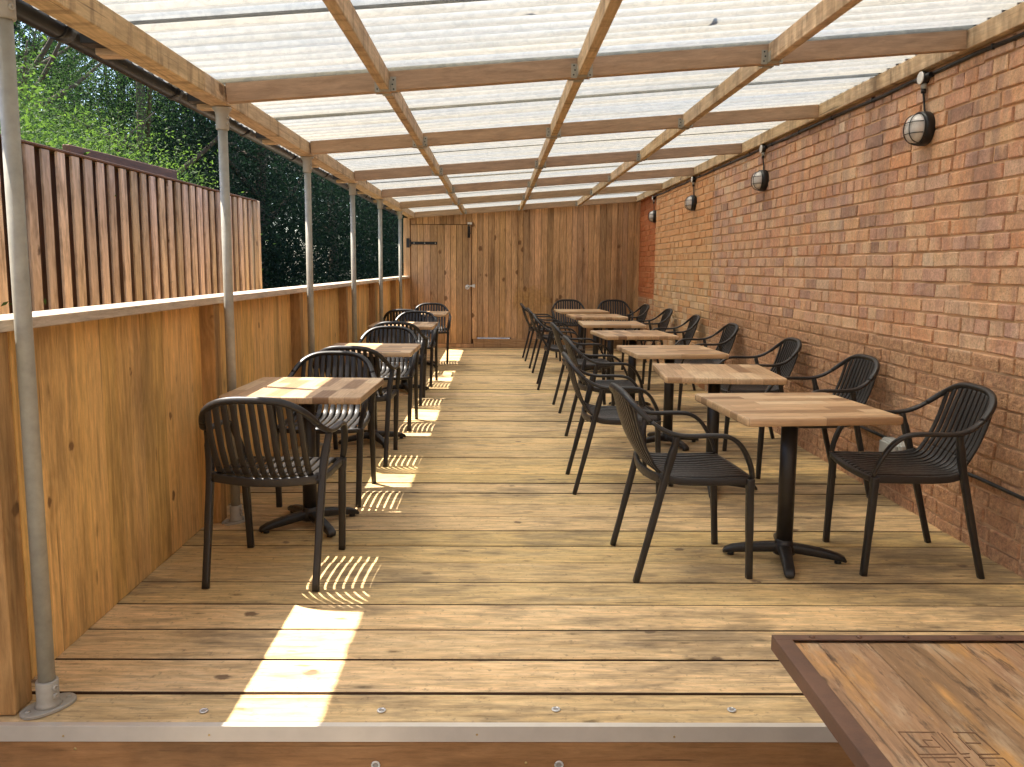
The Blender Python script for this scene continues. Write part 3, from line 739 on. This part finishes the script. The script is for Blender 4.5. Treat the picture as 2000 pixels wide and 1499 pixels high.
# ------------------------------------------------------------------ furniture
def make_chair(label):
    r = thing('slatted_armchair', label, 'chair', group='black slatted armchairs around the deck tables')
    # origin: mid-point of the rear feet; the chair faces +Y
    rim_half = [(0, -.052, .834), (.075, -.050, .832), (.135, -.043, .822), (.185, -.026, .799), (.222, .004, .765), (.248, .05, .722), (.265, .10, .689), (.274, .155, .670), (.277, .22, .664), (.277, .32, .665), (.275, .385, .657), (.270, .435, .625), (.262, .472, .572), (.252, .498, .515), (.243, .510, .468)]
    half = spline(rim_half, 5)
    ncut = 5*5+1
    back_r = half[:ncut]; full = [V((-p.x, p.y, p.z)) for p in reversed(back_r[1:])]+back_r
    sec = rrect(.0165, .0095, .008, 3)
    mb = MB(); mb.sweep(full, sec, up=(0, .45, 1), scale=[(.9, 1.0+.5*max(0, (p.z-.68)/.155)) for p in full])
    def rim_z(x):
        best = min(half[:ncut], key=lambda p: abs(p.x-abs(x))); return best
    N = 11; pitch = .0386
    seat = MB()
    for i in range(N):
        x = (i-(N-1)/2)*pitch
        top = rim_z(x)
        xb = x*1.02
        bow = .016*(1-(abs(x)/.21)**2)            # the back is dished
        lb = .010*(abs(x)/.2)**2
        pb = spline([(x, top.y+.002, top.z-.006), (xb, .0-bow*.8+.004, .70), (xb, .040-bow, .60), (xb, .078-bow*.8, .525)], 5)
        mb.sweep(pb, rrect(.0131, .0052, .0022, 2), up=(0, 1, .2))
        ps = spline([(xb, .0775-bow*.8, .527), (xb, .098-bow*.4, .487+lb), (xb, .135, .463+lb), (xb, .20, .455+lb), (xb, .33, .452+lb), (xb, .43, .458+lb*.6), (xb, .495, .461), (xb, .516, .452)], 5)
        seat.sweep(ps, rrect(.0134, .0052, .0022, 2), up=(0, -.5, 1))
    mb.build('backrest', M['chair'], r)
    # seat shell rails
    for s in (-1, 1):
        seat.sweep(spline([(s*.232, .098, .478), (s*.236, .18, .455), (s*.238, .33, .450), (s*.238, .505, .452)], 4), rrect(.011, .017, .006, 2))
    seat.sweep(spline([(-.238, .507, .450), (-.12, .520, .446), (0, .523, .445), (.12, .520, .446), (.238, .507, .450)], 4), rrect(.013, .013, .006, 2))
    seat.sweep(spline([(-.235, .105, .465), (-.12, .085, .456), (0, .078, .452), (.12, .085, .456), (.235, .105, .465)], 4), rrect(.010, .020, .006, 2))
    seat.build('seat', M['chair'], r)
    for s in (-1, 1):
        a = MB(); a.sweep([V((s*p.x, p.y, p.z)) for p in half[ncut-1:]], sec, up=(0, .45, 1), scale=[.9]*4+[1]*(len(half)-ncut-12)+[1-.02*k for k in range(9)]); a.build('armrest', M['chair'], r)
    for s in (-1, 1):
        b = MB(); b.sweep(spline([(s*.272, .158, .662), (s*.262, .145, .60), (s*.250, .120, .49), (s*.244, .060, .24), (s*.240, .0, .0)], 5), rrect(.0165, .0145, .008, 3), up=(0, 1, 0), scale=[.8]+[.9]*4+[1.1]*5+[1.0]*6+[.92]*5)
        b.build('leg', M['chair'], r)
        b = MB(); b.sweep(spline([(s*.242, .502, .462), (s*.240, .503, .38), (s*.234, .512, .18), (s*.228, .520, 0)], 5), rrect(.017, .0150, .008, 3), up=(0, 1, 0), scale=[1.15]*4+[1.05]*6+[.95]*6)
        b.build('leg', M['chair'], r)
    return r
def make_table(label):
    r = thing('pedestal_table', label, 'table', group='square pedestal tables on the deck')
    # rounded top
    mb = MB(); H = .752; T = .036; a = .35; rr = .018
    o0 = rrect(a, a, .02, 5)
    levels = [(.95, H-T), (.985, H-T+.001), (1., H-T+.007), (1., H-.008), (.992, H-.002), (.975, H)]
    base = len(mb.v); m = len(o0)
    for k, z in levels:
        off = (1-k)*a*.55
        for (x, y) in o0: mb.v.append(V((x*(1-off/a), y*(1-off/a), z)))
    for i in range(len(levels)-1):
        for j in range(m):
            k = (j+1) % m
            mb.face([i*m+j, i*m+k, (i+1)*m+k, (i+1)*m+j], True, 0, [(0, 0, 0)]*4, .5)
    mb.face([(len(levels)-1)*m+j for j in range(m)], False, 0, [(0, 0, 0)]*m, .5)
    mb.face([j for j in range(m)][::-1], False, 0, [(0, 0, 0)]*m, .5)
    top = mb.build('tabletop', M['top'], r)
    mb = MB(); mb.tube([(0, 0, .055), (0, 0, .4), (0, 0, .70)], .038, 28); mb.build('column', M['iron'], r)
    mb = MB()
    for k in range(2): mb.box((-.21, -.025, .698), (.21, .025, .7145), 0, .004, Matrix.Rotation(math.radians(45+90*k), 4, 'Z') @ Matrix.Translation((0, 0, -.0008*k)))
    mb.build('top_plate', M['iron'], r)
    mb = MB()
    for k in range(4):
        t = TAU*k/4; d = V((math.cos(t), math.sin(t), 0))
        path = [d*q+V((0, 0, z)) for q, z in ((0, .058), (.05, .057), (.11, .051), (.18, .042), (.235, .033), (.268, .023), (.280, .012))]
        mb.sweep(path, rrect(.030, .020, .013, 3), scale=[(1.05, 1.1), (1., 1.1), (.92, 1.1), (.85, 1.), (.83, .85), (.78, .6), (.55, .3)])
        mb.lathe([(.016, 0), (.016, .02)], d*.245, (0, 0, 1), 12)
    mb.lathe([(.052, .03), (.054, .06), (.047, .075), (.040, .085), (.0385, .10)], (0, 0, 0), (0, 0, 1), 28)
    mb.build('cross_base', M['iron'], r)
    return r

ORD = ['nearest', 'second', 'third', 'fourth', 'fifth', 'sixth', 'seventh']
TR = [(1.39, 3.72, 4.7, 0), (1.367, 4.952, -4.4, 1), (1.365, 6.237, 4, 0), (1.34, 7.80, 5.5, 1), (1.332, 9.25, -.6, 0), (1.337, 10.65, 4.5, 1), (1.268, 11.92, 5, 0)]
TL = [(-.992, 4.218, -1.6, 1), (-.97, 6.29, -1, 0), (-1.01, 8.90, 0, 1), (-1.01, 11.16, 0, 0)]
tproto = None
def place_table(x, y, deg, turned, label, basedeg):
    global tproto
    if tproto is None: tproto = t = make_table(label)
    else: t = copy_tree(tproto); t['label'] = label
    t.location = (x, y, 0); t.rotation_euler = (0, 0, math.radians(deg))
    for ch in t.children:
        if ch.name.startswith('tabletop'): ch.rotation_euler = (0, 0, math.radians(90 if turned else 0))
        if ch.name.startswith('cross_base'): ch.rotation_euler = (0, 0, math.radians(basedeg-deg))
    return t
for i, (x, y, a, tn) in enumerate(TR):
    lab = f'square wood-topped table, {ORD[i]} of the seven in the row beside the brick wall' if i else 'square wood-topped table, nearest of the seven in the row beside the brick wall'
    if i == 6: lab = 'square wood-topped table, farthest of the seven in the row beside the brick wall'
    place_table(x, y, a, tn, lab, [-14, -12, 20, 40, 10, 30, 15][i])
for i, (x, y, a, tn) in enumerate(TL):
    lab = ['patchwork wood-topped square table in full view, nearest of four beside the timber wall', 'sun-striped square wood-topped table, second of four beside the timber wall', 'square wood-topped table, third of four beside the timber wall', 'square wood-topped table, farthest of four beside the timber wall'][i]
    place_table(x, y, a, tn, lab, [36, 30, 20, 50][i])
cproto = None
def place_chair(x, y, deg, label):
    """x, y: middle of the rear feet; deg: turn from facing +Y"""
    global cproto
    if cproto is None: cproto = c = make_chair(label)
    else: c = copy_tree(cproto); c['label'] = label
    c.location = (x, y, 0); c.rotation_euler = (0, 0, math.radians(deg))
# brick-wall row, aisle side (facing the wall)
for i, (x, y, a) in enumerate([(.612, 3.665, 4), (.49, 5.05, 0), (.60, 6.28, 3), (.605, 7.81, 3), (.497, 9.27, -2), (.483, 10.74, 2.5), (.436, 12.06, 2.5)]):
    place_chair(x, y, -90+a, f'black slatted armchair, aisle side of the {ORD[i] if i < 6 else "farthest"} table by the brick wall')
for i, (x, y, a) in enumerate([(2.208, 3.72, -2), (2.275, 4.99, 2), (2.275, 6.22, -1), (2.285, 7.86, 1), (2.28, 9.28, -2), (2.26, 10.66, 2), (2.20, 11.97, 4)]):
    place_chair(x, y, 90+a, f'black slatted armchair backed to the brick wall, {ORD[i] if i < 6 else "farthest"} from the front')
place_chair(1.22, 13.52, 180, 'black slatted armchair against the far board wall, left of its twin')
place_chair(1.98, 13.52, 178, 'black slatted armchair against the far board wall, in the brick corner')
# timber-wall row
place_chair(-1.005, 3.328, -3, 'black slatted armchair seen from behind at the nearest timber-wall table')
place_chair(-1.015, 5.05, 180, 'black slatted armchair facing the camera across the nearest timber-wall table')
place_chair(-1.0, 5.49, -2, 'black slatted armchair seen from behind at the second timber-wall table')
place_chair(-.955, 7.24, 180, 'black slatted armchair facing the camera behind the second timber-wall table')
place_chair(-.985, 7.94, 0, 'black slatted armchair seen from behind at the third timber-wall table')
place_chair(-.955, 9.77, 178, 'black slatted armchair facing the camera behind the third timber-wall table')
place_chair(-1.17, 10.25, 0, 'black slatted armchair seen from behind at the farthest timber-wall table')
place_chair(-.95, 11.95, 184, 'black slatted armchair facing the camera at the farthest timber-wall table, before the gate')

# ------------------------------------------------------------------ rusty framed table in the foreground
ft = thing('framed_table', 'low old plank-topped table with a rusty bolted steel frame, in front of the deck', 'table', (0, 0, 0))
TZ = .40; X0, X1, Y1, Y0 = .752, 1.95, 2.071, .95
mb = MB(); fw = .046; th = .0035
for lo, hi, g in (((X0, Y1-fw*.62, TZ-th), (X1, Y1, TZ), 0), ((X0, Y0, TZ-th), (X1, Y0+fw, TZ), 0), ((X0, Y0+fw, TZ-th), (X0+fw, Y1-fw*.62, TZ), 1), ((X1-fw, Y0+fw, TZ-th), (X1, Y1-fw*.62, TZ), 1)): mb.box(lo, hi, g, .001)
for lo, hi, g in (((X0, Y1-.004, TZ-.042), (X1, Y1, TZ-th), 0), ((X0, Y0, TZ-.042), (X1, Y0+.004, TZ-th), 0), ((X0, Y0+.004, TZ-.042), (X0+.004, Y1-.004, TZ-th), 1), ((X1-.004, Y0+.004, TZ-.042), (X1, Y1-.004, TZ-th), 1)): mb.box(lo, hi, g, .001)
fr = mb.build('steel_frame', M['rust'], ft)
for xx in np.arange(X0+.105, X1-.05, .127):
    mb = MB(); mb.lathe([(.0085, 0), (.008, .0025), (.004, .0042), (0, .0045)], (xx, Y1-.013, TZ), (0, 0, 1), 14); mb.build('bolt', M['galvc'] if rng.random() < .5 else M['rust'], fr)
mb = MB(); xx = X0+.006
while xx < X1-.03:
    w = rng.uniform(.105, .14); xe = min(xx+w, X1-.006)
    dz = rng.uniform(-.0015, .0008)
    mb.box((xx+.0008, Y0+.006, TZ-.03), (xe-.0012, Y1-fw*.62-.004, TZ-.0075+dz), 1, .0022, jit=.0008)
    # strip carried on under the frame flange
    xx = xe
mb.box((X0+.006, Y1-fw*.62-.0035, TZ-.034), (X1-.006, Y1-.006, TZ-.012), 0, .001)
mb.build('plank_top', M['oldtop'], ft)
# engraved square badge: four boxed compartments with broken strokes, cut into the planks
mb = MB()
def groove(p, q, w=.0022):
    p, q = V((*p, 0)), V((*q, 0)); d = q-p; L = d.length; ang = math.atan2(d.y, d.x)
    mb.box((0, -w/2, -.001), (L, w/2, .0006), 0, .0001, Matrix.Translation((p.x, p.y, TZ-.0068)) @ Matrix.Rotation(ang, 4, 'Z'))
GR = [((0.8735, 1.6229), (0.9521, 1.6216)), ((0.8735, 1.6229), (0.8759, 1.5422)), ((0.8759, 1.5422), (0.9545, 1.5437)), ((0.9579, 1.6216), (0.9545, 1.5437)), ((0.9649, 1.6186), (0.9635, 1.5437)), ((0.9635, 1.5437), (0.9825, 1.5455)), ((0.9912, 1.6219), (1.0388, 1.6195)), ((1.0388, 1.6195), (1.0423, 1.542)), ((0.9988, 1.5428), (1.0435, 1.5438)), ((0.8743, 1.5313), (0.9509, 1.5314)), ((0.8743, 1.5313), (0.874, 1.4829)), ((0.9509, 1.5314), (0.9524, 1.4808)), ((0.9632, 1.5314), (0.9657, 1.4808)), ((0.9632, 1.5314), (0.9764, 1.5328)), ((0.9945, 1.531), (1.043, 1.53)), ((1.043, 1.53), (1.0427, 1.4809)), ((0.9369, 1.6067), (0.9387, 1.5561)), ((0.9122, 1.5939), (0.9311, 1.592)), ((0.8916, 1.5695), (0.934, 1.5677)), ((0.922, 1.6205), (0.9512, 1.6226)), ((0.9115, 1.5939), (0.9122, 1.57)), ((0.9961, 1.5832), (1.0276, 1.5816)), ((0.9931, 1.605), (0.9928, 1.5585)), ((0.9007, 1.5171), (0.9356, 1.5165)), ((0.9201, 1.5131), (0.9191, 1.4829)), ((0.992, 1.5066), (1.0102, 1.5056))]
for p, q in GR: groove(p, q)
mb.build('engraved_badge', M['engrave'], ft)
for xx in (X0+.42, X1-.30):
    for yy in (Y0+.30, Y1-.40):
        mb = MB(); mb.box((xx-.022, yy-.022, GZ), (xx+.022, yy+.022, TZ-.043), 2, .002); mb.build('leg', M['rust'], ft)

# ------------------------------------------------------------------ lamps, conduit, socket on the brick wall
LY = [4.575, 7.275, 9.81, 12.40]
def make_lamp(label):
    r = thing('bulkhead_lamp', label, 'lamp', group='caged bulkhead lamps on the brick wall')
    mb = MB(); mb.lathe([(.088, -.002), (.093, .006), (.093, .042), (.088, .052), (.078, .054)], (0, 0, 0), (-1, 0, 0), 36); mb.build('base', M['black'], r)
    prof = [(.079*(1-(k/10)**2.6)**(1/2.2), .050+.062*k/10) for k in range(11)]
    mb = MB(); mb.lathe(prof, (0, 0, 0), (-1, 0, 0), 36); mb.build('globe', M['globe'], r)
    mb = MB()
    def R(h):
        k = (h-.05)/.062; return .083*(max(0, 1-k**2.6))**(1/2.2)
    for o in (-.03, .03):
        for ax in (0, 1):
            pts = []
            for t in np.linspace(-1, 1, 25):
                rr = t*math.sqrt(.086**2-o*o); rad = min(.0829, math.hypot(rr, o))
                k = max(0, 1-(rad/.083)**2.2)**(1/2.6); h = .054+.064*k
                pts.append((-h, o, rr) if ax == 0 else (-h-.0006, rr, o))
            mb.tube(pts, .0026, 8, up=(1, 0, 0))
    mb.tube([(-.055, .087*math.cos(t), .087*math.sin(t)) for t in np.linspace(0, TAU, 37)[:-1]], .0035, 8, closed=True, up=(1, 0, 0))
    mb.build('cage', M['black'], r); return r
LL = ['round caged bulkhead lamp nearest the front on the brick wall', 'second caged bulkhead lamp from the front on the brick wall', 'third caged bulkhead lamp, on the pale brick section', 'farthest caged bulkhead lamp, on the orange brick at the board wall']
lp = None
for i, (yy, lb) in enumerate(zip(LY, LL)):
    if lp is None: lp = l = make_lamp(lb)
    else: l = copy_tree(lp); l['label'] = lb
    l.location = (2.392 if i < 3 else 2.438, yy, 2.158)
cd = thing('conduit', 'black cable conduit running along the top of the brick wall under the wall plate', 'conduit')
mb = MB(); pts = []; yy = .5
while yy < 12.45:
    pts.append((2.386, yy, 2.447+rng.uniform(-.006, .004))); yy += .33
mb.tube(pts, .0115, 10); mb.build('cable', M['black'], cd)
mb = MB()
for yy in np.arange(.9, 12.2, .62): mb.box((2.372, yy-.006, 2.432), (2.397, yy+.006, 2.462), 2, .003)
mb.build('clip', M['black'], cd)
for i, yy in enumerate(LY):
    xo = 0 if i < 3 else .03
    r = thing('junction_box', ['round white-lidded conduit box above the nearest bulkhead lamp', 'round conduit box above the second bulkhead lamp', 'round conduit box above the third bulkhead lamp', 'round conduit box above the farthest bulkhead lamp'][i], 'junction box', (0, 0, 0), 0, 'conduit boxes above the lamps')
    mb = MB(); mb.lathe([(.033, 0), (.034, .03), (.034, .038)], (2.392+xo, yy+.03, 2.437), (-1, 0, 0), 24)
    mb.tube([(2.374+xo, yy-.045, 2.44), (2.374+xo, yy+.11, 2.44)], .0165, 14); mb.build('body', M['black'], r)
    mb = MB(); mb.lathe([(.034, .0385), (.034, .042), (.031, .044)], (2.392+xo, yy+.03, 2.437), (-1, 0, 0), 24); mb.build('lid', M['white'], r)
    mb = MB(); mb.tube([(2.374+xo, yy+.03, 2.41), (2.374+xo, yy+.03, 2.378)], .015, 14); mb.build('spout', M['greypl'], r)
    mb = MB(); mb.tube([(2.374+xo, yy+.03, 2.38), (2.374+xo, yy+.03, 2.355)], .013, 12)
    mb.tube(spline([(2.374+xo, yy+.03, 2.36), (2.378+xo, yy+.022, 2.30), (2.376+xo, yy+.006, 2.245)], 5), .0055, 8)
    mb.tube(spline([(2.378+xo, yy+.035, 2.36), (2.384+xo, yy+.03, 2.30), (2.384+xo, yy+.012, 2.245)], 5), .003, 8); mb.build('drop_cable', M['black'], r)
sk = thing('socket_box', 'grey weatherproof socket box low on the brick wall behind the nearest chair', 'socket box')
mb = MB(); mb.box((2.322, 4.50, .222), (2.398, 4.735, .385), 2, .012); mb.build('housing', M['greypl'], sk)
mb = MB(); mb.box((2.300, 4.525, .232), (2.3205, 4.71, .372), 2, .008); mb.build('cover', M['greypl'], sk)
cb = MB(); pts = [(2.386, yy, .362+rng.uniform(-.005, .005)) for yy in np.arange(2.35, 4.50, .25)]; cb.tube(pts, .0095, 10)
tag(cb.build('wall_cable', M['black']), 'black cable low on the brick wall, nearer than the grey socket box', 'cable')
cb = MB(); pts = [(2.386, yy, .362+rng.uniform(-.005, .005)) for yy in np.arange(4.74, 8.2, .3)]; cb.tube(pts, .0095, 10)
tag(cb.build('wall_cable', M['black']), 'black cable low on the brick wall, running on beyond the socket box', 'cable')

# ------------------------------------------------------------------ fence outside
fe = thing('slatted_fence', 'tall weathered vertical board fence outside the timber side wall', 'fence')
XF = -2.40; ftop = lambda y: 2.008+.006*(y-4.2)
mb = MB(); md = MB(); y = 1.2
while y < 8.19:
    w = rng.uniform(.074, .090)
    mb.box((XF-.016, y, GZ+.05), (XF, y+w, ftop(y)-.012+rng.uniform(-.006, .002)), 2, .003, jit=.0012)
    y += .150+rng.uniform(-.006, .006)
mb.build('front_boards', M['fence'], fe)
y = 1.11
while y < 8.1:
    md.box((XF-.060, y, GZ+.05), (XF-.044, y+.125, ftop(y)-.015), 2, .003); y += .147
md.build('rear_boards', M['fence_dark'], fe)  # darker brown than the front boards
for zz in (.15, 1.05, 1.82):
    mb = MB(); mb.box((XF-.088, 1.1, zz), (XF-.0615, 8.25, zz+.07), 1, .003); mb.build('fence_rail', M['fence_dark'], fe)
mb = MB(); mb.box((XF-.088, 1.1, 1.998), (XF+.006, 8.27, 2.012), 1, .003, Matrix.Translation((0, 4.2, 2.0)) @ Matrix.Rotation(.006, 4, 'X') @ Matrix.Translation((0, -4.2, -2.0))); mb.build('capping', M['fence_dark'], fe)
mb = MB(); mb.box((XF-.08, 8.215, GZ), (XF+.012, 8.30, 2.03), 2, .004); mb.build('fence_post', M['fence'], fe)
pk = MB(); pk.box((-.0, 0, 0), (.045, 1.75, .085), 1, .004, Matrix.Translation((-2.62, 5.0, 2.02)) @ Matrix.Rotation(.02, 4, 'Z') @ Matrix.Rotation(.026, 4, 'X'))
pk.box((.006, .1, -2.40), (.04, .18, 0), 2, .004, Matrix.Translation((-2.62, 5.0, 2.02))); pk.box((.0, 1.5, -2.40), (.034, 1.58, 0.02), 2, .004, Matrix.Translation((-2.65, 5.0, 2.02)))
tag(pk.build('timber_rail', M['fence_dark']), 'brown timber rail on stakes just behind the board fence', 'rail')

# ------------------------------------------------------------------ trees
def crown_mesh(name, mat, lobes, n, leaf, seed, clump=.42, per=26):
    rg = np.random.default_rng(seed)
    # clump centres inside the union of lobes, denser near the skin
    cs = []; ct = []; lt = rg.normal(0, .20, len(lobes))
    vol = np.array([a*b*c for (_, (a, b, c)) in lobes]); pr = vol**.75/np.sum(vol**.75)
    nc = n//per
    for _ in range(nc):
        li = rg.choice(len(lobes), p=pr); (o, rad) = lobes[li]; ct.append(lt[li])
        d = rg.normal(size=3); d /= np.linalg.norm(d)
        q = rg.uniform(.25, 1.)**.45*rg.uniform(.82, 1.12)
        cs.append(np.array(o)+d*np.array(rad)*q)
    cs = np.array(cs)
    C = np.repeat(cs, per, 0)+rg.normal(size=(nc*per, 3))*clump*.5
    N = len(C)
    nrm = rg.normal(size=(N, 3))+np.array([0, 0, .9]); nrm /= np.linalg.norm(nrm, axis=1)[:, None]
    ax = np.cross(nrm, rg.normal(size=(N, 3))); ax /= np.linalg.norm(ax, axis=1)[:, None]
    bx = np.cross(nrm, ax)
    L = leaf*rg.uniform(.6, 1.25, N)[:, None]; Wd = L*.34
    fold = nrm*L*.12
    P = np.empty((N, 4, 3)); P[:, 0] = C-ax*L; P[:, 1] = C-bx*Wd+fold; P[:, 2] = C+ax*L; P[:, 3] = C+bx*Wd+fold
    v = P.reshape(-1, 3)
    me = bpy.data.meshes.new(name); me.vertices.add(N*4); me.vertices.foreach_set('co', v.ravel().astype(np.float32))
    me.loops.add(N*4); me.loops.foreach_set('vertex_index', np.arange(N*4, dtype=np.int32))
    me.polygons.add(N); me.polygons.foreach_set('loop_start', np.arange(0, N*4, 4, dtype=np.int32))
    me.polygons.foreach_set('loop_total', np.full(N, 4, dtype=np.int32))
    r = np.repeat(np.clip(rg.normal(.42, .20, nc)+np.array(ct), 0, 1), per)*.7+rg.uniform(0, .3, N)
    a = me.attributes.new('rnd', 'FLOAT', 'CORNER'); a.data.foreach_set('value', np.repeat(r, 4).astype(np.float32))
    me.materials.append(mat); me.update(); me.validate(); return me
def trunk_mb(h, r, lean, seed, limbs=6):
    rg = random.Random(seed); mb = MB()
    pts = [(lean*q*q*h+rg.uniform(-.06, .06), rg.uniform(-.08, .08)*q, h*q) for q in (0, .15, .35, .6, .85, 1.)]
    mb.tube(spline(pts, 3), [r*(1.15-.95*k/15) for k in range(16)], 9)
    for i in range(limbs):
        q = rg.uniform(.25, .85); b = V((lean*q*q*h, 0, h*q)); a = rg.uniform(0, TAU); l = h*rg.uniform(.22, .4)
        e = b+V((math.cos(a)*l, math.sin(a)*l, l*rg.uniform(.5, 1.1)))
        mb.tube(spline([b, b.lerp(e, .5)+V((0, 0, -.08*l)), e], 4), [r*.42*(1-.8*k/8) for k in range(9)], 7)
    return mb
def lobeset(seed, h, w, low, n):
    rg = random.Random(seed); L = []
    for i in range(n):
        q = i/(n-1); z = low+(h-low)*q*.92
        ww = w*(.55+.6*math.sin(math.pi*min(1, .18+q*.80)))*.6
        a = rg.uniform(0, TAU); o = ww*.75
        L.append(((math.cos(a)*o, math.sin(a)*o, z), (ww*rg.uniform(.5, .85), ww*rg.uniform(.5, .85), (h-low)*rg.uniform(.09, .15))))
    return L
KIND = {
 'bush': (crown_mesh('bush_leaves', M['leaf_bright'], [((0, 0, 1.2), (.9, 1.3, 1.1)), ((.1, -.9, 1.6), (.8, .9, .9)), ((0, 1.1, .9), (.7, 1., .8))], 42000, .017, 11, .22, 32), lambda: trunk_mb(1.6, .05, .02, 1, 5)),
 'light': (crown_mesh('light_leaves', M['leaf_bright'], lobeset(21, 7.2, 3.2, .6, 18), 80000, .025, 12, .30, 40), lambda: trunk_mb(6., .13, .03, 2, 9)),
 'mid': (crown_mesh('mid_leaves', M['leaf_mid'], lobeset(31, 8.0, 3.6, .4, 20), 95000, .024, 13, .34, 44), lambda: trunk_mb(7., .16, -.02, 3, 9)),
 'dark': (crown_mesh('dark_leaves', M['leaf_dark'], lobeset(41, 8.5, 4.2, .1, 14), 60000, .042, 14, .42, 36), lambda: trunk_mb(7.5, .18, .01, 4, 8)),
}
TK = {}
def tree(kind, x, y, s, rz, label, cat='tree', group='trees beyond the fence'):
    nm = {'bush': 'leafy_bush', 'light': 'broadleaf_tree', 'mid': 'broadleaf_tree', 'dark': 'evergreen_tree'}[kind]
    if kind not in TK:
        t = thing(nm, label, cat, (x, y, GZ), rz, group)
        cr = bpy.data.objects.new('crown', KIND[kind][0]); COL.objects.link(cr); cr.parent = t
        KIND[kind][1]().build('trunk', M['bark'], t); TK[kind] = t
    else: t = copy_tree(TK[kind]); t['label'] = label
    t.location = (x, y, GZ); t.rotation_euler = (0, 0, rz); t.scale = (s, s, s)
B = 'bushes behind the fence'
tree('bush', -4.3, 6.6, 1.42, .2, 'pale green bush arching over the nearer half of the board fence', 'bush', B)
tree('bush', -5.3, 8.7, 1.35, 1.9, 'bright bush behind the middle of the board fence', 'bush', B)
tree('bush', -6.0, 11.0, 1.2, 2.6, 'bright sunlit bush behind the far end of the board fence', 'bush', B)
tree('bush', -4.6, 4.9, 1.3, 4., 'leafy bush behind the nearest pole and fence boards', 'bush', B)
tree('mid', -8.0, 13.6, .88, .4, 'mid green tree standing over the middle of the board fence')
tree('mid', -7.6, 9.8, .8, 1.2, 'mid green tree behind the nearest pole')
tree('light', -6.4, 12.3, .56, 2.6, 'bright green young tree just left of the second pole')
tree('dark', -6.9, 16.3, .95, 2.6, 'dark evergreen tree just right of the second pole, behind the fence end')
tree('mid', -10.2, 17.2, 1.1, 3.1, 'tall mid green tree behind the bright green young tree')
tree('dark', -5.6, 19.5, 1., .3, 'dark evergreen tree between the second and third poles')
tree('dark', -4.9, 24.5, 1., 2.2, 'dark evergreen tree between the third and fourth poles')
tree('dark', -3.6, 28.5, 1.05, 4.1, 'dark evergreen tree between the fourth and last poles')
tree('dark', -1.9, 21.5, .9, 5.1, 'dark evergreen tree behind the last pole and the gate corner')
tree('dark', -9.3, 20.5, 1.1, 1.1, 'dark evergreen tree behind the second pole, deeper in the wood')
tree('dark', -12.5, 17., 1.15, 2.9, 'dark evergreen tree behind the tall mid green tree')
tree('mid', -12.6, 11.5, 1.1, 5.2, 'mid green tree deep in the wood at the left')
tree('dark', -8.6, 27.5, 1.15, 3.6, 'dark evergreen tree deep in the wood behind the third pole')
tree('dark', -12.8, 24., 1.2, .9, 'dark evergreen tree deepest in the wood behind the fence end')
# the wood behind reads as one mass
parts = []
rg = np.random.default_rng(5)
lob = [((rg.uniform(-26, 2), rg.uniform(33, 40), rg.uniform(.5, 8)), (3., 2.2, 2.4)) for _ in range(46)]+[((rg.uniform(-24, -17), rg.uniform(4, 34), rg.uniform(.5, 8)), (2.2, 3., 2.4)) for _ in range(80)]
wm = crown_mesh('wood_leaves', M['leaf_dark'], lob, 80000, .3, 77, 1.1, 20)
wo = bpy.data.objects.new('far_wood', wm); COL.objects.link(wo); tag(wo, kind='stuff')

# ------------------------------------------------------------------ light, world, camera
SUN = V((.52, -.18, -1.)).normalized()
sd = bpy.data.lights.new('sun', 'SUN'); sd.energy = 4.6; sd.angle = math.radians(.55); sd.color = (1., .93, .82)
so = bpy.data.objects.new('sun', sd); COL.objects.link(so)
so.rotation_euler = SUN.to_track_quat('-Z', 'Y').to_euler()
w = bpy.data.worlds.new('World'); SC.world = w; w.use_nodes = True
nt = w.node_tree; bg = nt.nodes['Background']
sky = nt.nodes.new('ShaderNodeTexSky'); sky.sky_type = 'NISHITA'; sky.sun_disc = False
sky.sun_elevation = math.asin(-SUN.z); sky.sun_rotation = math.atan2(-SUN.x, -SUN.y); sky.air_density = 1.; sky.dust_density = 1.5
nt.links.new(sky.outputs[0], bg.inputs[0]); bg.inputs[1].default_value = .14

cam = bpy.data.cameras.new('camera'); co = bpy.data.objects.new('camera', cam); COL.objects.link(co)
pi_, ya_, ro_ = .1202, .0076, .0054
fwd0 = V((math.sin(ya_), math.cos(ya_), 0)); right = V((math.cos(ya_), -math.sin(ya_), 0)); up = V((0, 0, 1))
f_ = fwd0*math.cos(pi_)-up*math.sin(pi_); u_ = up*math.cos(pi_)+fwd0*math.sin(pi_)
r_ = right*math.cos(ro_)+u_*math.sin(ro_); u2 = -right*math.sin(ro_)+u_*math.cos(ro_)
m = Matrix((r_, u2, -f_)).transposed().to_4x4(); m.translation = (0, 0, 1.385); co.matrix_world = m
cam.sensor_width = 36; cam.lens = 1571.7286/2000*36
cam.shift_x = (1000-978.788)/2000; cam.shift_y = (711.435-749.5)/2000
cam.clip_start = .05; cam.clip_end = 400
SC.camera = co
SC.view_settings.view_transform = 'Standard'; SC.view_settings.look = 'None'; SC.view_settings.gamma = 1
SC.view_settings.exposure = 1.82
SC.render.engine = 'CYCLES'
SC.cycles.use_denoising = True; SC.cycles.max_bounces = 8; SC.cycles.diffuse_bounces = 5; SC.cycles.transmission_bounces = 6
SC.cycles.sample_clamp_indirect = 6; SC.cycles.caustics_reflective = False; SC.cycles.caustics_refractive = True
